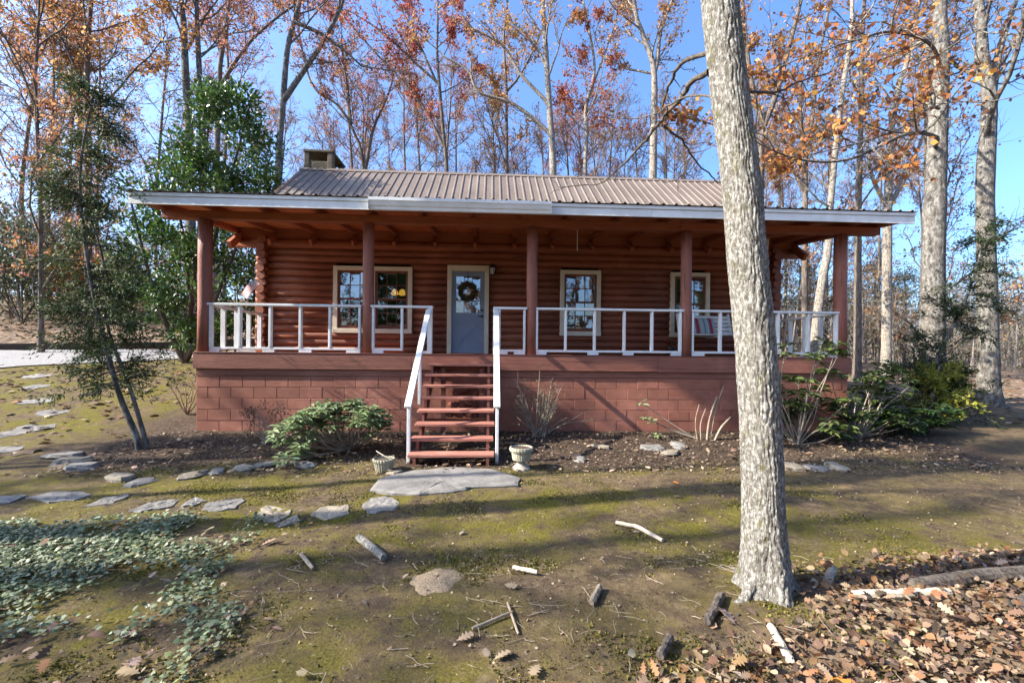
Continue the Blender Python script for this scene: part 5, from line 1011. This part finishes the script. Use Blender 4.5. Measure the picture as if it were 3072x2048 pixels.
# pines and brush of the far wood, right
r = np.random.default_rng(90)
def pine(name, label, x, y, h, seed, grp):
    r = np.random.default_rng(seed); zg = g1(x, y); T = thing(name, label, 'tree', (x, y, zg), grp); tb = TB(); tb.tube(np.array([(x, y, zg - .2), (x + .1, y, zg + h * .5), (x, y, zg + h)]), np.array([.22, .15, .04]), 7); A_ = []
    for q in range(34): z = zg + h * r.uniform(.5, 1); a = r.uniform(0, 6.28); L = (h - (z - zg)) * .5 + .5; e = np.array((x + L * math.cos(a), y + L * math.sin(a), z + .3)); tb.tube(np.array([(x, y, z), (x * .5 + e[0] * .5, y * .5 + e[1] * .5, z + .05), e]), np.array([.04, .03, .015]), 4); A_.append(e + r.normal(0, .38, (60, 3)) * (1, 1, .6))
    A_ = np.concatenate(A_); n_ = len(A_); link('trunk', tb.mesh('trunk', (x, y, zg)), 'bark_mid', T)
    link('crown', leaf_mesh('crown', TQ, A_, r.normal(0, 1, (n_, 3)), r.normal(0, 1, (n_, 3)), r.uniform(.2, .35, n_), r.uniform(.05, .09, n_), leafcols([(.07, .09, .03), (.10, .115, .045), (.05, .07, .03)], n_, .3, r), (x, y, zg)), 'needle', T)
for q, (x, y, h, lb) in enumerate([(24.5, 30, 8.2, 'left pine of the far wood, above the railing'), (30, 33, 9.6, 'far pine between the forked tree and the thickest trunk'), (35, 30, 9.2, 'far pine right of the thickest trunk'), (42, 34, 9.5, 'far pine nearest the right picture edge'), (27, 40, 9.5, 'most distant pine over the right wood')]): pine('pine_tree', lb, x, y, h, 600 + q, 'pines of the far wood')
tb = TB(); A_ = []
for q in range(900):
    x = r.uniform(7, 75); y = r.uniform(16, 60); 
    if x < 13 and y < 22: y += 8
    zg = g1(x, y); h = r.uniform(3.5, 9) * (1 + .25 * (y > 35)); P = curve((x, y, zg - .1), (r.normal(0, .06), r.normal(0, .06), 1), h, 5, .05, .05, r); tb.tube(P, np.linspace(r.uniform(.03, .11), .012, 6), 4)
    for k_ in range(13): qq, d_, _ = spawn(P, r.uniform(.05, .98), rad(r.uniform(35, 80)), r); P2 = curve(qq, d_, r.uniform(.7, 2.2), 3, .2, .05, r); tb.tube(P2, np.linspace(.014, .006, 4), 3); A_.append(P2[1:] + r.normal(0, .25, (3, 3)))
for q in range(160):   # left hillside brush
    x = r.uniform(-60, -13); y = r.uniform(11, 40); zg = g1(x, y); h = r.uniform(1.5, 5); P = curve((x, y, zg - .1), (r.normal(0, .1), r.normal(0, .1), 1), h, 5, .06, .05, r); tb.tube(P, np.linspace(r.uniform(.02, .07), .01, 6), 4)
    for k_ in range(8): qq, d_, _ = spawn(P, r.uniform(.1, .98), rad(r.uniform(35, 80)), r); P2 = curve(qq, d_, r.uniform(.6, 1.6), 3, .2, .05, r); tb.tube(P2, np.linspace(.014, .006, 4), 3); A_.append(P2[1:] + r.normal(0, .25, (3, 3)))
o = link('far_brush', tb.mesh('far_brush'), simple('grey_brush_bark', (.30, .26, .22), (.16, .135, .11), .5, rough=.9)); tag(o, 'grey leafless brush and saplings of the far wood', 'brush', kind='stuff')
A_ = np.concatenate(A_); A_ = np.concatenate([A_, A_ + r.normal(0, .35, A_.shape)]); n_ = len(A_)
o = link('far_brush_leaves', leaf_mesh('far_brush_leaves', TQ, A_, r.normal(0, 1, (n_, 3)), r.normal(0, 1, (n_, 3)), r.uniform(.14, .28, n_), r.uniform(.08, .16, n_), leafcols([(.30, .21, .13), (.22, .16, .10), (.16, .15, .07), (.34, .27, .19), (.13, .14, .06)], n_, .3, r)), 'leaf'); tag(o, 'pale withered leaves of the far brush', 'brush', kind='stuff')
# grey-green bushes on the left hillside
for q, (x, y, s_, lb, pal) in enumerate([(-22.5, 13.0, 2.3, 'dull green bush at the left picture edge above the drive', [(.07, .085, .04), (.1, .11, .06), (.05, .06, .035)]), (-26.5, 15.5, 2.6, 'larger dull green bush behind, at the left picture edge', [(.08, .095, .05), (.11, .12, .07), (.06, .07, .04)]), (-21.0, 15.0, 1.5, 'small orange bush on the left hillside', [(.45, .17, .03), (.38, .13, .03), (.3, .12, .04)])]):
    zg = g1(x, y); r = np.random.default_rng(700 + q)
    leafy('hillside_bush', lb, 'bush', (x, y, zg), [([(x, y, zg), (x + r.normal(0, .4) * s_, y, zg + s_), (x + r.normal(0, .7) * s_, y + r.normal(0, .4), zg + 2 * s_)], .04, .015) for k_ in range(8)], [((x + r.normal(0, .55) * s_, y + r.normal(0, .5) * s_, zg + r.uniform(.3, 2.1) * s_), (.5 * s_, .5 * s_, .4 * s_), 160) for k_ in range(40)], TQ, .17, .08, pal, 'needle', seed=710 + q)

# ================================================================== what lies on the ground
r = np.random.default_rng(95)
def onground(x, y, lift=.012): return np.stack([x, y, gz(x, y) + lift], 1)
# ivy
n0 = 90000; x = r.uniform(-6.2, -1.9, n0); y = r.uniform(-6.4, -3.4, n0)
dens = sstep(.0, 1.0, (-2.55 - x) * .62 + (-3.95 - y) * .0 + (fbm(x * 2.2, y * 2.2, 4) - .5) * 3.2 - .4 * sstep(-5.0, -6.2, y)) * sstep(-3.75, -4.15, y + (fbm(x * 3, y * 3 + 7, 3) - .44) * .8)
kp = r.random(n0) < dens * .62; x, y = x[kp], y[kp]; n_ = len(x)
a = r.uniform(0, 6.28, n_); D_ = np.stack([np.cos(a), np.sin(a), r.normal(.1, .25, n_)], 1); N_ = np.stack([r.normal(0, .35, n_), r.normal(-.15, .35, n_), np.ones(n_)], 1); L = r.uniform(.014, .042, n_)
o = link('ivy', leaf_mesh('ivy', TIVY, onground(x, y, .02) + np.stack([0 * x, 0 * x, r.uniform(0, .045, n_)], 1), D_, N_, L, L * .95, leafcols([(.12, .15, .07), (.16, .19, .10), (.08, .11, .045), (.21, .23, .14), (.05, .075, .03), (.17, .18, .07)], n_, .25, r)), 'ivyleaf'); tag(o, 'grey-green ivy creeping over the lower left of the yard', 'ivy', kind='stuff')
# leaf litter: drift round the oak to the right, thinner elsewhere
def litter(name, label, x, y, Lr, pal, lift, tilt=.35, tm=TOAK):
    n_ = len(x); a = r.uniform(0, 6.28, n_); D_ = np.stack([np.cos(a), np.sin(a), r.normal(0, tilt * .6, n_)], 1); N_ = np.stack([r.normal(0, tilt, n_), r.normal(0, tilt, n_), np.ones(n_)], 1); L = Lr[0] + (Lr[1] - Lr[0]) * r.random(n_) ** 1.7
    o = link(name, leaf_mesh(name, tm, onground(x, y) + np.stack([0 * x, 0 * x, r.uniform(*lift, n_)], 1), D_, N_, L, L * r.uniform(.55, .95, n_), leafcols(pal, n_, .3, r)), 'dryleaf'); tag(o, label, 'leaves', kind='stuff')
DRY = [(.19, .115, .066), (.25, .165, .10), (.13, .072, .042), (.25, .175, .11), (.22, .11, .05), (.075, .046, .03), (.33, .25, .17), (.16, .088, .042), (.13, .09, .058), (.10, .068, .046), (.19, .125, .078)]
n0 = 36000; x = r.uniform(-.6, 5.5, n0); y = r.uniform(-7.2, -4.75, n0); dn = sstep(-.7, 1.2, (x - 1.35) * 1.0 - (y + 5.2) * 1.25 + (fbm(x * 2, y * 2, 3) - .44) * 2.2) * sstep(-4.75, -5.0, y - .12 * (x - 1.5)); kp = r.random(n0) < dn * .8
x, y = x[kp], y[kp]; h_ = len(x) // 4
litter('leaf_litter', 'dry brown lobed oak leaves drifted at lower right', x[:h_], y[:h_], (.035, .085), DRY, (-.01, .06), .7)
litter('crumbled_litter', 'crumbled brown leaf pieces between the oak leaves at lower right', x[h_:], y[h_:], (.02, .065), DRY, (-.015, .045), .7, TL)
n0 = 2600; x = r.uniform(-6.8, 7.2, n0); y = r.uniform(-2.4, -.1, n0); kp = r.random(n0) < np.where(np.abs(x + 1.28) < .62, .95, .62) * (.35 + fbm(x * 2, y * 2, 3))
litter('bed_litter', 'brown leaves and mulch scattered in the bed below the porch', x[kp], y[kp], (.05, .11), [(.2, .13, .08), (.27, .18, .11), (.12, .075, .05), (.36, .26, .17), (.09, .06, .04)], (0, .03), .45)
n0 = 15000; x = r.uniform(-6.5, 7, n0); y = -.15 - 2.3 * r.random(n0); litter('mulch_bits', 'dark wood mulch bits in the bed below the porch', x, y, (.015, .045), [(.07, .05, .035), (.12, .085, .06), (.2, .145, .1), (.04, .03, .024), (.28, .21, .15)], (-.006, .012), .6, TQ)
n0 = 22000; x = r.uniform(-5.5, 6.5, n0); y = r.uniform(-6.6, -2.2, n0); litter('ground_debris', 'tiny bits of twig leaf and bark strewn over the yard', x, y, (.006, .026), [(.20, .145, .09), (.13, .09, .058), (.30, .23, .155), (.07, .05, .034), (.14, .12, .04)], (-.008, .004), .5, TQ)
n0 = 5200; x = np.concatenate([r.uniform(7, 26, n0 // 2), r.uniform(-26, -7, n0 // 2)]); y = np.concatenate([r.uniform(.5, 14, n0 // 2), r.uniform(-1.5, 4.2, n0 // 2)]); kp = np.concatenate([np.ones(n0 // 2, bool), (r.random(n0 // 2) < .45)]); litter('woodland_litter', 'fallen leaves on the ground beside and behind the cabin', x[kp], y[kp], (.1, .2), DRY, (0, .03), .4, TQ)
n0 = 2500; x = r.uniform(-30, -8.5, n0); y = r.uniform(10, 20, n0); litter('hillside_litter', 'fallen leaves covering the left hillside above the drive', x, y, (.15, .3), DRY, (0, .04), .4, TQ)
n0 = 420; x = np.concatenate([r.uniform(-2.5, 1.2, 260), r.uniform(1, 4, 160)]); y = r.uniform(-6.3, -4.6, n0)
xi = r.uniform(-5, -2.2, 260); yi = r.uniform(-6, -3.9, 260); litter('ivy_litter', 'dead brown leaves caught in the ivy', xi, yi, (.03, .09), DRY, (.01, .05), .4)
tb = TB()
for q in range(n0): a = r.uniform(0, 6.28); L = r.uniform(.04, .16); P = np.stack([x[q] + np.cos(a) * L * np.linspace(0, 1, 4), y[q] + np.sin(a) * L * np.linspace(0, 1, 4)], 1) + r.normal(0, .006, (4, 2)); P = np.concatenate([P, gz(P[:, 0], P[:, 1])[:, None] + .01 + .01 * r.random()], 1); tb.tube(P, np.full(4, r.uniform(.0009, .0024)), 4)
o = link('fine_twigs', tb.mesh('fine_twigs'), 'stick'); tag(o, 'fine dry twigs strewn on the bare soil', 'twigs', kind='stuff')
# lone leaves that can be picked out
LV = [(-2.54, -5.69, .12, 'big grey oak leaf at lower left among the ivy'), (-2.44, -5.82, .11, 'tan oak leaf just below the big grey one, lower left'), (-2.77, -5.55, .08, 'small brown leaf at the ivy edge, lower left'), (-.49, -5.84, .10, 'pale beige leaf alone on the moss near the bottom edge'), (-.92, -5.65, .10, 'curled tan leaf on the dark soil'),
      (-.76, -5.71, .08, 'small whitish crumpled leaf on the dark soil'), (-.72, -5.8, .10, 'torn grey leaf beside the crumpled one'), (-2.0, -5.43, .06, 'pale round leaf on the dirt, left of centre'), (-1.9, -5.53, .07, 'grey leaf scrap below the pale round one'), (-1.51, -5.29, .06, 'pinkish leaf scrap near the ivy-side dirt'),
      (1.56, -2.91, .09, 'orange leaf lying in the shade below the wall'), (1.4, -3.32, .09, 'brown leaf on the moss in the long shadow'), (.61, -4.21, .08, 'dark leaf beside the curved pale stick'), (-.64, -5.07, .1, 'tan leaf cluster piece in the bare centre of the yard'), (-1.35, -4.96, .06, 'white leaf scrap left of the sandy mound'), (-1.01, -4.21, .07, 'pink-grey leaf above the sandy mound'), (-2.58, -4.45, .12, 'dry leaf bunch piece above the ivy'), (-1.69, -5.84, .07, 'whitish leaf at the very bottom edge'),
      (.86, -5.95, .16, 'bright orange-brown leaf standing below the oak'), (.66, -5.62, .14, 'white lobed leaf against the left foot of the oak')]
for q, (x_, y_, L, lb) in enumerate(LV):
    Pq = onground(np.array([x_]), np.array([y_]), .018); a = r.uniform(0, 6.28); cl1 = leafcols([(.33, .26, .185), (.28, .2, .13)] if 'orange' not in lb else [(.5, .2, .04)], 1, .1, r)
    me = leaf_mesh('fallen_leaf', TOAK, np.zeros((1, 3)), np.array([[math.cos(a), math.sin(a), .1]]), np.array([[r.normal(0, .25), r.normal(0, .25), 1]]), np.array([L]), np.array([L * .8]), cl1)
    o = link('fallen_leaf', me, 'dryleaf'); o.location = tuple(Pq[0]); tag(o, lb, 'leaf', 'lone leaves on the yard')

# moss standing in little tufts
n0 = 90000; x = r.uniform(-5.0, 3.0, n0); y = r.uniform(-6.4, -2.6, n0); kp = fbm(x * 1.9 + 4, y * 1.9, 4) + .25 * fbm(x * 9, y * 9, 2) > .60; x, y = x[kp], y[kp]; n_ = len(x)
o = link('moss_tufts', leaf_mesh('moss_tufts', TQ, onground(x, y, -.008), np.stack([r.normal(0, .5, n_), r.normal(0, .5, n_), np.ones(n_)], 1), r.normal(0, 1, (n_, 3)), r.uniform(.012, .026, n_), r.uniform(.008, .018, n_), leafcols([(.10, .095, .016), (.15, .13, .022), (.07, .075, .012), (.2, .155, .04)], n_, .3, r)), 'needle'); tag(o, 'tufts of yellow-green moss covering the yard', 'moss', kind='stuff')
